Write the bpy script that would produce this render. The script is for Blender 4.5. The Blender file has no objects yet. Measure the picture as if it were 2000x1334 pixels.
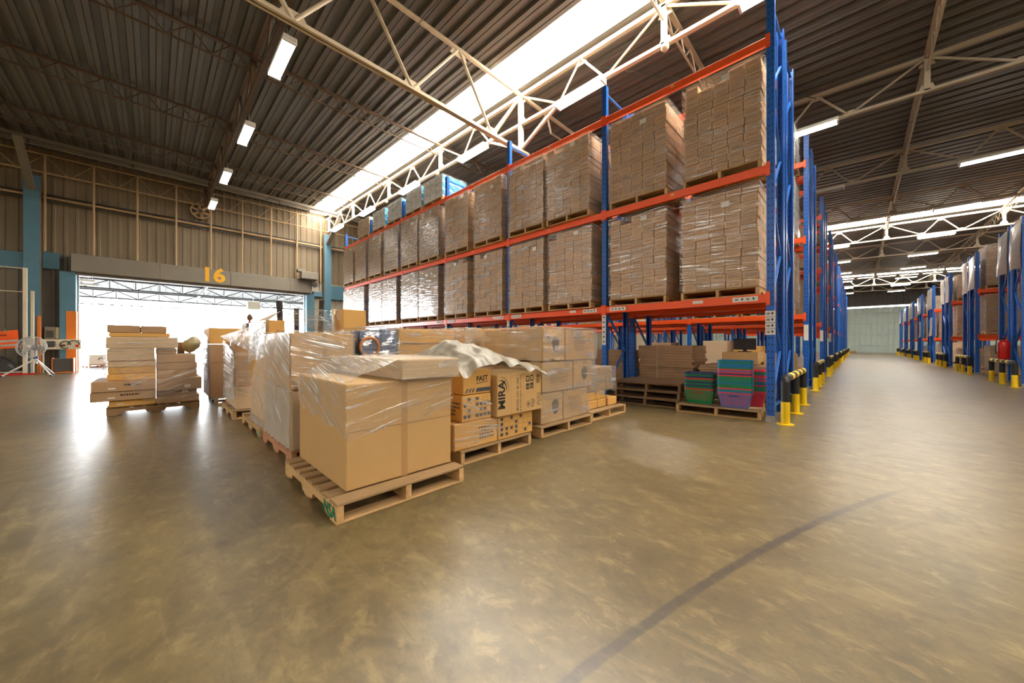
import bpy, bmesh, math, random
from mathutils import Vector, Matrix, Euler, noise as mn
R = random.Random(11)
sc = bpy.context.scene
COL = sc.collection
PI = math.pi
# ------------------------------------------------------------------ camera, world, exposure
CAM_H = 1.17
YAW = math.atan(676 / 688.0)
cd = bpy.data.cameras.new('camera'); cam = bpy.data.objects.new('camera', cd); COL.objects.link(cam)
cam.location = (0, 0, CAM_H); cam.rotation_euler = (PI / 2, 0, YAW)
cd.sensor_width = 36.0; cd.lens = 688 / 2000 * 36; cd.shift_y = 0.002
cd.clip_start = 0.05; cd.clip_end = 400
sc.camera = cam
sc.view_settings.view_transform = 'Standard'; sc.view_settings.look = 'None'
sc.view_settings.gamma = 1.0; sc.view_settings.use_curve_mapping = False
sc.view_settings.exposure = 0.3
SKY = 34.0         # bright overcast day outside
SKYLIGHT = 30.0    # daylight through the translucent roof sheets
TUBE = 20.0        # fluorescent fittings
w = bpy.data.worlds.new('overcast_sky'); sc.world = w; w.use_nodes = True
w.node_tree.nodes['Background'].inputs[0].default_value = (0.93, 0.97, 1.0, 1)
w.node_tree.nodes['Background'].inputs[1].default_value = SKY
# daylight portal in the open dock door (guides sky light through the real opening)
pl = bpy.data.lights.new('door_portal', 'AREA'); pl.shape = 'RECTANGLE'; pl.size = 8.6; pl.size_y = 4.1
plo = bpy.data.objects.new('door_portal', pl); COL.objects.link(plo)
plo.location = (-23.75, 2.05, 2.07); plo.rotation_euler = (PI / 2, 0, -PI / 2)
try: pl.cycles.is_portal = True
except Exception: pass
try:
    cy = sc.cycles
    cy.use_denoising = True
    cy.max_bounces = 7; cy.diffuse_bounces = 3; cy.glossy_bounces = 3; cy.transmission_bounces = 2
    cy.transparent_max_bounces = 14; cy.sample_clamp_indirect = 6.0; cy.sample_clamp_direct = 0.0
    cy.caustics_reflective = False; cy.caustics_refractive = False; cy.blur_glossy = 0.5
except Exception: pass

# ------------------------------------------------------------------ helpers: colours, materials
def lin(r, g, b):
    f = lambda c: (c / 255) / 12.92 if c <= 10 else ((c / 255 + 0.055) / 1.055) ** 2.4
    return (f(r), f(g), f(b))
MATS = {}
class NT:
    def __init__(s, name):
        m = bpy.data.materials.new(name); m.use_nodes = True
        s.m = m; s.t = m.node_tree; s.b = s.t.nodes['Principled BSDF']; s.out = s.t.nodes['Material Output']
    def n(s, typ, **kw):
        nd = s.t.nodes.new(typ)
        for k, v in kw.items(): setattr(nd, k, v)
        return nd
    def l(s, a, b): s.t.links.new(a, b)
    def setin(s, sock, v):
        if hasattr(v, 'links') or hasattr(v, 'is_output'): s.l(v, sock)
        else: sock.default_value = v
    def math(s, op, a, b=None, c=None, clamp=False):
        nd = s.n('ShaderNodeMath', operation=op); nd.use_clamp = clamp
        for i, v in enumerate((a, b, c)):
            if v is not None: s.setin(nd.inputs[i], v)
        return nd.outputs[0]
    def mix(s, fac, a, b, mode='MIX'):
        nd = s.n('ShaderNodeMixRGB', blend_type=mode)
        s.setin(nd.inputs[0], fac)
        for i, v in ((1, a), (2, b)):
            s.setin(nd.inputs[i], (*v, 1) if isinstance(v, tuple) and len(v) == 3 else v)
        return nd.outputs[0]
    def coord(s, kind='Object', scale=(1, 1, 1), rot=(0, 0, 0), loc=(0, 0, 0)):
        tc = s.n('ShaderNodeTexCoord'); mp = s.n('ShaderNodeMapping')
        mp.inputs['Scale'].default_value = scale; mp.inputs['Rotation'].default_value = rot; mp.inputs['Location'].default_value = loc
        s.l(tc.outputs[kind], mp.inputs[0]); return mp.outputs[0]
    def noise(s, vec, scale=5, detail=3, rough=0.55, dist=0):
        nd = s.n('ShaderNodeTexNoise'); s.l(vec, nd.inputs['Vector'])
        nd.inputs['Scale'].default_value = scale; nd.inputs['Detail'].default_value = detail
        nd.inputs['Roughness'].default_value = rough; nd.inputs['Distortion'].default_value = dist
        return nd.outputs[0]
    def ramp(s, f, lo, hi, a=0.0, b=1.0):
        nd = s.n('ShaderNodeMapRange'); nd.clamp = True
        s.l(f, nd.inputs[0]); nd.inputs[1].default_value = lo; nd.inputs[2].default_value = hi
        nd.inputs[3].default_value = a; nd.inputs[4].default_value = b
        return nd.outputs[0]
    def bump(s, h, strength=0.3, dist=0.01):
        nd = s.n('ShaderNodeBump'); nd.inputs['Strength'].default_value = strength; nd.inputs['Distance'].default_value = dist
        s.l(h, nd.inputs['Height']); s.l(nd.outputs[0], s.b.inputs['Normal']); return nd.outputs[0]
    def base(s, col): s.setin(s.b.inputs['Base Color'], (*col, 1) if isinstance(col, tuple) and len(col) == 3 else col)
    def rough(s, v): s.setin(s.b.inputs['Roughness'], v)
def mul(c, k): return tuple(min(1, x * k) for x in c)

def plain(name, rgb, rough=0.5, metal=0.0, var=0.12, scale=6.0, bump=0.0, stretch=(1, 1, 1), rnd=0.0):
    """painted / plastic / metal surface with soft colour variation and, on copies, a per-object tint"""
    if name in MATS: return MATS[name]
    k = NT(name); c = lin(*rgb)
    v = k.coord('Object', stretch)
    f = k.noise(v, scale, 4)
    col = k.mix(f, mul(c, 1 - var), mul(c, 1 + var))
    if rnd:
        oi = k.n('ShaderNodeObjectInfo')
        g = k.math('MULTIPLY_ADD', oi.outputs['Random'], rnd, 1 - rnd / 2)
        hs = k.n('ShaderNodeHueSaturation'); k.l(col, hs.inputs['Color']); k.l(g, hs.inputs['Value']); col = hs.outputs[0]
    k.base(col); k.rough(rough); k.b.inputs['Metallic'].default_value = metal
    if bump: k.bump(f, bump, 0.01)
    MATS[name] = k.m; return k.m

def emitter(name, rgb, strength):
    k = NT(name); c = lin(*rgb)
    k.base(c); k.b.inputs['Emission Color'].default_value = (*c, 1); k.b.inputs['Emission Strength'].default_value = strength
    MATS[name] = k.m; return k.m

def cardboard(name, rgb, rnd=0.16, prt=False, ink=0.35, rough=0.7):
    """kraft board: fibre grain, per-piece tint, optional end label printed in UV space (a framed block of bars)"""
    if name in MATS: return MATS[name]
    k = NT(name); c = lin(*rgb)
    v = k.coord('Object', (1, 1, 1))
    f = k.noise(v, 3.5, 4); g = k.noise(k.coord('Object', (60, 60, 8)), 4, 2)
    col = k.mix(f, mul(c, 0.9), mul(c, 1.08)); col = k.mix(k.math('MULTIPLY', g, 0.12), col, mul(c, 0.7))
    oi = k.n('ShaderNodeObjectInfo'); ge = k.n('ShaderNodeNewGeometry')
    r = k.math('FRACT', k.math('ADD', k.math('MULTIPLY', oi.outputs['Random'], 7.31), ge.outputs['Random Per Island']))
    hs = k.n('ShaderNodeHueSaturation'); k.l(col, hs.inputs['Color'])
    k.l(k.math('MULTIPLY_ADD', r, rnd, 1 - rnd / 2), hs.inputs['Value']); col = hs.outputs[0]
    if prt:
        tc = k.n('ShaderNodeTexCoord'); sx = k.n('ShaderNodeSeparateXYZ'); k.l(tc.outputs['UV'], sx.inputs[0])
        U, V = sx.outputs[0], sx.outputs[1]
        du = k.math('ABSOLUTE', k.math('SUBTRACT', U, 0.52)); dv = k.math('ABSOLUTE', k.math('SUBTRACT', V, 0.5))
        e = k.math('MAXIMUM', k.math('SUBTRACT', du, 0.34), k.math('SUBTRACT', dv, 0.26))
        frame = k.math('LESS_THAN', k.math('ABSOLUTE', e), 0.022)
        inside = k.math('LESS_THAN', e, -0.06)
        ad = k.n('ShaderNodeVectorMath', operation='ADD'); k.l(k.coord('UV', (30, 4.2, 1)), ad.inputs[0]); cx_ = k.n('ShaderNodeCombineXYZ'); k.l(k.math('MULTIPLY', r, 217.0), cx_.inputs[0]); k.l(k.math('MULTIPLY', r, 91.0), cx_.inputs[1]); k.l(cx_.outputs[0], ad.inputs[1])
        txt = k.noise(ad.outputs[0], 1.0, 1)
        bars = k.math('MULTIPLY', k.math('GREATER_THAN', txt, 0.5), inside)
        on = k.math('MULTIPLY', k.math('ADD', frame, bars, clamp=True), k.math('GREATER_THAN', r, 0.28))
        faint = k.math('MULTIPLY', k.math('MULTIPLY', bars, k.math('LESS_THAN', r, 0.28)), 0.35)
        col = k.mix(k.math('MULTIPLY', k.math('ADD', on, faint, clamp=True), ink), col, lin(60, 38, 26))
    k.base(col); k.rough(rough); k.bump(g, 0.08, 0.003)
    MATS[name] = k.m; return k.m

def wood(name, rgb, rnd=0.3):
    if name in MATS: return MATS[name]
    k = NT(name); c = lin(*rgb)
    oi = k.n('ShaderNodeObjectInfo')
    tc = k.n('ShaderNodeTexCoord'); ad = k.n('ShaderNodeVectorMath', operation='ADD'); k.l(tc.outputs['Object'], ad.inputs[0])
    cb = k.n('ShaderNodeCombineXYZ'); k.l(k.math('MULTIPLY', oi.outputs['Random'], 37), cb.inputs[0]); k.l(k.math('MULTIPLY', oi.outputs['Random'], 91), cb.inputs[1])
    k.l(cb.outputs[0], ad.inputs[1])
    mp = k.n('ShaderNodeMapping'); mp.inputs['Scale'].default_value = (3, 34, 34); k.l(ad.outputs[0], mp.inputs[0])
    f = k.noise(mp.outputs[0], 1.0, 4, 0.6, 0.6); f2 = k.noise(ad.outputs[0], 2.2, 2)
    col = k.mix(k.ramp(f, 0.3, 0.7), mul(c, 0.72), mul(c, 1.12)); col = k.mix(k.ramp(f2, 0.45, 0.75), col, mul(c, 0.8))
    hs = k.n('ShaderNodeHueSaturation'); k.l(col, hs.inputs['Color']); k.l(k.math('MULTIPLY_ADD', oi.outputs['Random'], rnd, 1 - rnd / 2), hs.inputs['Value'])
    k.base(hs.outputs[0]); k.rough(0.72); k.bump(f, 0.25, 0.004)
    MATS[name] = k.m; return k.m

def film_mat(name, base=0.10, streak=0.5, tint=(0.97, 0.965, 0.95), sc_u=1.6, sc_v=34.0, rough=0.2, white=0.3, bump=0.9, wcol=(0.95, 0.94, 0.92), bd=0.022):
    """clear stretch film: mostly transparent, glossy wrinkle streaks running along U, glints partly painted white"""
    if name in MATS: return MATS[name]
    k = NT(name); k.t.nodes.remove(k.b)
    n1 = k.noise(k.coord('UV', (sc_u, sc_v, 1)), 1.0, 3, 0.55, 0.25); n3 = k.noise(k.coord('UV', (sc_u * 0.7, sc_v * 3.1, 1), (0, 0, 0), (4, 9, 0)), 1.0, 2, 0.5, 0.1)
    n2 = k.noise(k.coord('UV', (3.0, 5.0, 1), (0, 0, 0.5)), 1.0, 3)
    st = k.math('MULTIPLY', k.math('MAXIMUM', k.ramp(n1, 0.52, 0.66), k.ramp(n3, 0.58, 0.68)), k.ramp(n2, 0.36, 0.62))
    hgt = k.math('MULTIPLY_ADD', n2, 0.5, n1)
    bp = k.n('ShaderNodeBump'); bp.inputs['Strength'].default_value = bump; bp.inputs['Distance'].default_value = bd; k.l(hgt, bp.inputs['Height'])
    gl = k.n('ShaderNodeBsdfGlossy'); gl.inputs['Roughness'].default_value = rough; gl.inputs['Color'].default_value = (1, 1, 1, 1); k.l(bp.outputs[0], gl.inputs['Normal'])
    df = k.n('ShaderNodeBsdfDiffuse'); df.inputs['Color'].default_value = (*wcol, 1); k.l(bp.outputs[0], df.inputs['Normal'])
    mx = k.n('ShaderNodeMixShader'); mx.inputs[0].default_value = white; k.l(gl.outputs[0], mx.inputs[1]); k.l(df.outputs[0], mx.inputs[2])  # white share: wrinkle haze plus painted glints where nothing bright reflects
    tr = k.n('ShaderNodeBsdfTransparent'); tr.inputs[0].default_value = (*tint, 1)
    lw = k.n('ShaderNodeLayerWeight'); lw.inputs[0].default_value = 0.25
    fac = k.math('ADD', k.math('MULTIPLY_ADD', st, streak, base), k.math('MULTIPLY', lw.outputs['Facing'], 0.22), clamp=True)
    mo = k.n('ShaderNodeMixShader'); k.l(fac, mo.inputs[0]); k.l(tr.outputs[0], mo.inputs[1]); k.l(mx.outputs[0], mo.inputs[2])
    k.l(mo.outputs[0], k.out.inputs[0])
    MATS[name] = k.m; return k.m

def upright_mat():
    """blue enamel with two columns of stamped slots on the face"""
    k = NT('blue_rack_enamel'); c = lin(26, 98, 192)
    tc = k.n('ShaderNodeTexCoord'); sx = k.n('ShaderNodeSeparateXYZ'); k.l(tc.outputs['Object'], sx.inputs[0])
    z = k.math('SUBTRACT', k.math('FRACT', k.math('DIVIDE', sx.outputs[2], 0.1)), 0.5)
    x = k.math('SUBTRACT', k.math('ABSOLUTE', sx.outputs[0]), 0.023)
    hole = k.math('LESS_THAN', k.math('ADD', k.math('POWER', k.math('DIVIDE', z, 0.15), 2), k.math('POWER', k.math('DIVIDE', x, 0.0085), 2)), 1.0)
    y = k.math('SUBTRACT', sx.outputs[1], 0.045)
    hole2 = k.math('LESS_THAN', k.math('ADD', k.math('POWER', k.math('DIVIDE', z, 0.12), 2), k.math('POWER', k.math('DIVIDE', y, 0.007), 2)), 1.0)
    side = k.math('GREATER_THAN', k.math('ABSOLUTE', sx.outputs[0]), 0.045)
    h = k.math('ADD', k.math('MULTIPLY', hole, k.math('SUBTRACT', 1.0, side)), k.math('MULTIPLY', hole2, side), clamp=True)
    f = k.noise(tc.outputs['Object'], 8, 3)
    col = k.mix(f, mul(c, 0.85), mul(c, 1.15)); col = k.mix(k.math('MULTIPLY', h, 0.85), col, lin(24, 26, 34))
    k.base(col); k.rough(0.38); MATS['blue_rack_enamel'] = k.m; return k.m

# ------------------------------------------------------------------ helpers: meshes and objects
class MB:
    def __init__(s): s.v = []; s.f = []; s.mi = []; s.uv = []
    def face(s, pts, mi=0, uv=None):
        i = len(s.v); s.v += [tuple(p) for p in pts]; s.f.append(tuple(range(i, i + len(pts)))); s.mi.append(mi)
        s.uv.append(uv or [(0, 0)] * len(pts))
    def box(s, a, b, mi=0, M=None, ch=0.0, front=None, mats=None):
        """axis box from corner a to corner b; ch = chamfer; front: that face ('-y') carries 0..1 UVs; mats: index per face (-x,+x,-y,+y,-z,+z)"""
        x = (min(a[0], b[0]), max(a[0], b[0])); y = (min(a[1], b[1]), max(a[1], b[1])); z = (min(a[2], b[2]), max(a[2], b[2]))
        ch = min(ch, 0.45 * min(x[1] - x[0], y[1] - y[0], z[1] - z[0]))
        base = len(s.v); ids = {}
        P = lambda i, j, k: Vector((x[i], y[j], z[k]))
        for i in (0, 1):
            for j in (0, 1):
                for k in (0, 1):
                    p = P(i, j, k); o = Vector((ch if i == 0 else -ch, ch if j == 0 else -ch, ch if k == 0 else -ch))
                    if ch > 0:
                        for ax in range(3):
                            q = p + Vector([o[t] if t != ax else 0 for t in range(3)]); ids[(i, j, k, ax)] = len(s.v); s.v.append(tuple(M @ q if M else q))
                    else:
                        for ax in range(3): ids[(i, j, k, ax)] = len(s.v)
                        s.v.append(tuple(M @ p if M else p))
        def F(keys, m, uv=None):
            s.f.append(tuple(ids[q] for q in keys)); s.mi.append(m); s.uv.append(uv or [(0, 0)] * len(keys))
        mm = mats or [mi] * 6; U = [(0, 0), (1, 0), (1, 1), (0, 1)]
        for sd in (0, 1):
            q = [(sd, 0, 0, 0), (sd, 1, 0, 0), (sd, 1, 1, 0), (sd, 0, 1, 0)]; q = q if sd else q[::-1]
            F(q, mm[sd], U if front in ('x', 'all') else None)
            q = [(0, sd, 0, 1), (1, sd, 0, 1), (1, sd, 1, 1), (0, sd, 1, 1)]; uvv = U
            if sd: q = q[::-1]; uvv = U[::-1]
            F(q, mm[2 + sd], uvv if front in ('-y', 'all') else None)
            q = [(0, 0, sd, 2), (1, 0, sd, 2), (1, 1, sd, 2), (0, 1, sd, 2)]; q = q if sd else q[::-1]
            F(q, mm[4 + sd])
        if ch > 0:
            for i in (0, 1):
                for j in (0, 1):
                    F([(i, j, 0, 0), (i, j, 0, 1), (i, j, 1, 1), (i, j, 1, 0)] if (i == j) else [(i, j, 0, 1), (i, j, 0, 0), (i, j, 1, 0), (i, j, 1, 1)], mm[i])
                    F([(i, 0, j, 0), (i, 1, j, 0), (i, 1, j, 2), (i, 0, j, 2)] if (i != j) is False else [(i, 0, j, 2), (i, 1, j, 2), (i, 1, j, 0), (i, 0, j, 0)], mm[i])
                    F([(0, i, j, 1), (0, i, j, 2), (1, i, j, 2), (1, i, j, 1)], mm[2 + i])
                    for k in (0, 1): F([(i, j, k, 0), (i, j, k, 1), (i, j, k, 2)], mm[i])
        return s
    def tube(s, p0, p1, r, n=8, mi=0, r1=None, caps=True):
        p0 = Vector(p0); p1 = Vector(p1); d = (p1 - p0)
        if d.length < 1e-6: return s
        q = d.to_track_quat('Z', 'Y'); r1 = r if r1 is None else r1; b = len(s.v)
        for c, rr in ((p0, r), (p1, r1)):
            for i in range(n):
                a = 2 * PI * i / n + PI / n; s.v.append(tuple(c + q @ Vector((rr * math.cos(a), rr * math.sin(a), 0))))
        for i in range(n):
            j = (i + 1) % n; s.f.append((b + i, b + j, b + n + j, b + n + i)); s.mi.append(mi); s.uv.append([(0, 0)] * 4)
        if caps:
            s.f.append(tuple(b + i for i in range(n))[::-1]); s.mi.append(mi); s.uv.append([(0, 0)] * n)
            s.f.append(tuple(b + n + i for i in range(n))); s.mi.append(mi); s.uv.append([(0, 0)] * n)
        return s
    def bar(s, p0, p1, wid, hei=None, mi=0):
        """rectangular bar between two points"""
        p0 = Vector(p0); p1 = Vector(p1); d = p1 - p0; hei = hei or wid
        q = d.to_track_quat('X', 'Z'); M = Matrix.Translation(p0) @ q.to_matrix().to_4x4()
        return s.box((0, -wid / 2, -hei / 2), (d.length, wid / 2, hei / 2), mi, M)
    def path(s, pts, r, n=8, mi=0, closed=False, mif=None):
        """round tube swept along points"""
        pts = [Vector(p) for p in pts]; pts = [p for i, p in enumerate(pts) if i == 0 or (p - pts[i - 1]).length > 1e-6]; m = len(pts); b = len(s.v); up = None
        for i, p in enumerate(pts):
            a = pts[i - 1] if (i > 0 or closed) else p; c = pts[(i + 1) % m] if (i < m - 1 or closed) else p
            t = (c - a).normalized()
            if up is None: up = Vector((0, 0, 1)) if abs(t.z) < 0.9 else Vector((1, 0, 0))
            x = t.cross(up).normalized(); up = x.cross(t).normalized()
            for j in range(n):
                g = 2 * PI * j / n; s.v.append(tuple(p + x * (r * math.cos(g)) + up * (r * math.sin(g))))
        for i in range(m if closed else m - 1):
            for j in range(n):
                k = (j + 1) % n; i2 = (i + 1) % m
                s.f.append((b + i * n + j, b + i * n + k, b + i2 * n + k, b + i2 * n + j)); s.mi.append(mif(i) if mif else mi); s.uv.append([(0, 0)] * 4)
        if not closed:
            s.f.append(tuple(b + j for j in range(n))[::-1]); s.mi.append(mif(0) if mif else mi); s.uv.append([(0, 0)] * n)
            s.f.append(tuple(b + (m - 1) * n + j for j in range(n))); s.mi.append(mif(m - 2) if mif else mi); s.uv.append([(0, 0)] * n)
        return s
    def lathe(s, prof, n=20, M=None, mi=0, mif=None):
        b = len(s.v); m = len(prof)
        for r, z in prof:
            for i in range(n):
                a = 2 * PI * i / n; p = Vector((r * math.cos(a), r * math.sin(a), z)); s.v.append(tuple(M @ p if M else p))
        for i in range(m - 1):
            for j in range(n):
                k = (j + 1) % n; s.f.append((b + i * n + j, b + i * n + k, b + (i + 1) * n + k, b + (i + 1) * n + j)); s.mi.append(mif(i) if mif else mi); s.uv.append([(0, 0)] * 4)
        s.f.append(tuple(b + j for j in range(n))[::-1]); s.mi.append(mif(0) if mif else mi); s.uv.append([(0, 0)] * n)
        s.f.append(tuple(b + (m - 1) * n + j for j in range(n))); s.mi.append(mif(m - 2) if mif else mi); s.uv.append([(0, 0)] * n)
        return s
    def prism(s, poly, z0, z1, M=None, mi=0):
        b = len(s.v); n = len(poly)
        for z in (z0, z1):
            for x, y in poly:
                p = Vector((x, y, z)); s.v.append(tuple(M @ p if M else p))
        for i in range(n):
            j = (i + 1) % n; s.f.append((b + i, b + j, b + n + j, b + n + i)); s.mi.append(mi); s.uv.append([(0, 0)] * 4)
        s.f.append(tuple(b + i for i in range(n))[::-1]); s.mi.append(mi); s.uv.append([(0, 0)] * n)
        s.f.append(tuple(b + n + i for i in range(n))); s.mi.append(mi); s.uv.append([(0, 0)] * n)
        return s
    def grid(s, fn, nu, nv, mi=0, uvf=None, skip=None):
        b = len(s.v)
        for j in range(nv + 1):
            for i in range(nu + 1): s.v.append(tuple(fn(i / nu, j / nv)))
        for j in range(nv):
            for i in range(nu):
                if skip and skip(i, j): continue
                a = b + j * (nu + 1) + i; s.f.append((a, a + 1, a + nu + 2, a + nu + 1)); s.mi.append(mi)
                q = [(i / nu, j / nv), ((i + 1) / nu, j / nv), ((i + 1) / nu, (j + 1) / nv), (i / nu, (j + 1) / nv)]
                s.uv.append([uvf(*t) for t in q] if uvf else q)
        return s
    def mesh(s, name, mats, smooth=False):
        me = bpy.data.meshes.new(name); me.from_pydata(s.v, [], s.f)
        for m in (mats if isinstance(mats, (list, tuple)) else [mats]): me.materials.append(m)
        me.polygons.foreach_set('material_index', s.mi)
        ul = me.uv_layers.new(name='UVMap'); ul.data.foreach_set('uv', [c for f in s.uv for p in f for c in p])
        if smooth: me.polygons.foreach_set('use_smooth', [True] * len(s.f))
        me.update(); return me
def fixn(me):
    bm = bmesh.new(); bm.from_mesh(me); bmesh.ops.remove_doubles(bm, verts=bm.verts, dist=1e-5); bmesh.ops.recalc_face_normals(bm, faces=bm.faces); bm.to_mesh(me); bm.free(); return me

MESH = {}
def cached(key, fn):
    if key not in MESH: MESH[key] = fn()
    return MESH[key]
def ob(name, me, parent=None, loc=(0, 0, 0), rot=(0, 0, 0)):
    o = bpy.data.objects.new(name, me); COL.objects.link(o)
    o.location = loc; o.rotation_euler = rot
    if parent is not None: o.parent = parent
    return o
def tag(o, label=None, cat=None, group=None, kind=None):
    for k, v in (('label', label), ('category', cat), ('group', group), ('kind', kind)):
        if v: o[k] = v
    return o
def thing(name, label, cat, loc=(0, 0, 0), rz=0.0, group=None):
    o = ob(name, None, None, loc, (0, 0, rz)); o.empty_display_size = 0.2
    return tag(o, label, cat, group)
def struct(name, me, label=None, parent=None, loc=(0, 0, 0)):
    o = ob(name, me, parent, loc)
    if parent is None: tag(o, label, None, None, 'structure')
    return o
def kids(o): return list(o.children)
def dup(o, loc, rz, label, group=None):
    c = o.copy(); COL.objects.link(c); c.location = loc; c.rotation_euler = (0, 0, rz); tag(c, label, None, group)
    for ch in kids(o):
        d = ch.copy(); COL.objects.link(d); d.parent = c
        for g in kids(ch):
            e = g.copy(); COL.objects.link(e); e.parent = d
    return c
ORD = ['first', 'second', 'third', 'fourth', 'fifth', 'sixth', 'seventh', 'eighth', 'ninth', 'tenth', 'eleventh', 'twelfth', 'thirteenth', 'fourteenth', 'fifteenth', 'sixteenth',
       'seventeenth', 'eighteenth', 'nineteenth', 'twentieth', 'twenty-first', 'twenty-second', 'twenty-third', 'twenty-fourth', 'twenty-fifth', 'twenty-sixth']
def nz(x, y, z, s=1.0): return mn.noise(Vector((x * s, y * s, z * s)))

def text_items(items, mat, name='lettering', parent=None, loc=(0, 0, 0), rot=(0, 0, 0), depth=0.0):
    """items: (string, x, y, size, angle, align) laid out in one plane; one mesh part"""
    bm = bmesh.new()
    for it in items:
        s, x, y, size = it[:4]; ang = it[4] if len(it) > 4 else 0; al = it[5] if len(it) > 5 else 'LEFT'; sx = it[6] if len(it) > 6 else 1.0
        cu = bpy.data.curves.new('t', 'FONT'); cu.body = s; cu.size = size; cu.align_x = al; cu.extrude = depth; cu.resolution_u = 4 if size > 0.1 else 2
        if len(it) > 7: cu.offset = it[7]
        o = bpy.data.objects.new('t', cu); COL.objects.link(o)
        bpy.context.view_layer.update()
        me = bpy.data.meshes.new_from_object(o.evaluated_get(bpy.context.evaluated_depsgraph_get()))
        me.transform(Matrix.Translation((x, y, 0)) @ Matrix.Rotation(ang, 4, 'Z') @ Matrix.Diagonal((sx, 1, 1, 1)))
        bm.from_mesh(me); bpy.data.meshes.remove(me)
        bpy.data.objects.remove(o); bpy.data.curves.remove(cu)
    me = bpy.data.meshes.new(name); bm.to_mesh(me); bm.free(); me.materials.append(mat)
    return ob(name, me, parent, loc, rot)
ROT_PX = (PI / 2, 0, PI / 2)      # text plane facing +X
ROT_NY = (PI / 2, 0, 0)           # text plane facing -Y
# ------------------------------------------------------------------ materials of the place
def floor_mat():
    k = NT('polished_concrete')
    v = k.coord('Object'); c = lin(116, 100, 66)
    f1 = k.noise(v, 0.35, 5, 0.6, 0.4); f2 = k.noise(v, 2.2, 6, 0.65, 1.2); f3 = k.noise(k.coord('Object', (1, 1, 1)), 14, 4, 0.7)
    st = k.noise(k.coord('Object', (0.55, 2.6, 1), (0, 0, 0.12)), 1.6, 6, 0.7, 1.6)
    col = k.mix(k.ramp(f1, 0.32, 0.68), mul(c, 0.7), mul(c, 1.2))
    col = k.mix(k.math('MULTIPLY', k.ramp(f2, 0.48, 0.64), 0.75), col, lin(92, 78, 52))
    col = k.mix(k.math('MULTIPLY', k.ramp(st, 0.54, 0.74), 0.4), col, lin(172, 152, 108))
    col = k.mix(k.math('MULTIPLY', k.ramp(st, 0.47, 0.30), 0.45), col, lin(92, 78, 54))
    col = k.mix(k.math('MULTIPLY', k.ramp(f3, 0.52, 0.72), 0.4), col, lin(84, 70, 48))
    f4 = k.noise(k.coord('Object', (1.0, 1.5, 1), (0, 0, 0.6)), 6.5, 9, 0.7, 0.35)
    col = k.mix(k.math('MULTIPLY', k.ramp(f4, 0.53, 0.66), 0.6), col, lin(158, 138, 94))
    col = k.mix(k.math('MULTIPLY', k.ramp(f4, 0.47, 0.36), 0.45), col, lin(78, 66, 46))
    tc = k.n('ShaderNodeTexCoord'); sx = k.n('ShaderNodeSeparateXYZ'); k.l(tc.outputs['Object'], sx.inputs[0])
    X, Y = sx.outputs[0], sx.outputs[1]
    wob = k.noise(v, 5, 3)
    def arc(cx, cy, r, wd, lo, hi, amt, rgb, axis='Y'):
        """tyre mark: part of a ring"""
        nonlocal col
        dx = k.math('SUBTRACT', X, cx); dy = k.math('SUBTRACT', Y, cy)
        d = k.math('SQRT', k.math('ADD', k.math('MULTIPLY', dx, dx), k.math('MULTIPLY', dy, dy)))
        a = k.math('ABSOLUTE', k.math('SUBTRACT', k.math('ADD', d, k.math('MULTIPLY', k.math('SUBTRACT', wob, 0.5), wd * 0.7)), r))
        m = k.ramp(a, wd, wd * 0.55)
        t = Y if axis == 'Y' else X
        m = k.math('MULTIPLY', m, k.math('MULTIPLY', k.ramp(t, lo, lo + 0.25), k.ramp(t, hi, hi - 0.35)))
        m = k.math('MULTIPLY', m, k.ramp(f3, 0.25, 0.55, 0.45, 1.0))
        col = k.mix(k.math('MULTIPLY', m, amt), col, lin(*rgb))
    arc(13.07, -1.44, 14.0, 0.03, 0.7, 4.3, 0.85, (66, 58, 52))
    arc(-6.0, -9.0, 7.0, 0.07, -4.4, -2.1, 0.5, (70, 66, 60)); arc(-5.7, -9.0, 7.0, 0.05, -4.6, -2.3, 0.4, (70, 66, 60))
    arc(-14.5, 3.0, 6.6, 0.10, -3.4, -1.6, 0.45, (64, 62, 58)); arc(-13.0, -9.5, 8.1, 0.12, -2.3, -1.0, 0.35, (66, 64, 60))
    arc(1.6, -3.2, 7.4, 0.012, 3.0, 4.15, 0.5, (150, 96, 40), 'Y'); arc(8.0, 9.0, 9.0, 0.02, 1.5, 5.5, 0.35, (90, 80, 62)); arc(-1.0, -6.0, 5.2, 0.012, -3.4, -1.2, 0.4, (70, 60, 46), 'X')
    # control joints every 5.7 m
    for t, off in ((X, 1.2), (Y, 3.6)):
        a = k.math('ABSOLUTE', k.math('SUBTRACT', k.math('FRACT', k.math('DIVIDE', k.math('ADD', t, off), 5.7)), 0.5))
        col = k.mix(k.math('MULTIPLY', k.math('LESS_THAN', a, 0.0009), 0.6), col, lin(70, 60, 44))
    sp = k.noise(v, 9, 2); col = k.mix(k.math('MULTIPLY', k.ramp(sp, 0.76, 0.8), 0.7), col, lin(60, 48, 36))
    k.base(col)
    k.rough(k.math('MULTIPLY_ADD', k.math('ADD', f2, st), 0.12, 0.24))
    k.b.inputs['Specular IOR Level'].default_value = 0.5
    k.b.inputs['Coat Weight'].default_value = 0.5
    k.setin(k.b.inputs['Coat Roughness'], k.math('MULTIPLY_ADD', f1, 0.2, 0.24))
    k.bump(f3, 0.04, 0.006)
    MATS['floor'] = k.m; return k.m
FLOOR = floor_mat()
ROOFM = plain('zinc_roof_sheet', (104, 101, 97), 0.5, 0.0, 0.22, 1.2, 0, (0.4, 2.5, 1))
CLADM = plain('beige_wall_cladding', (132, 116, 92), 0.55, 0, 0.2, 1.5, 0, (1, 1, 0.3))
GREYCLAD = plain('grey_lower_cladding', (112, 104, 96), 0.6, 0, 0.15, 2)
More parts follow.
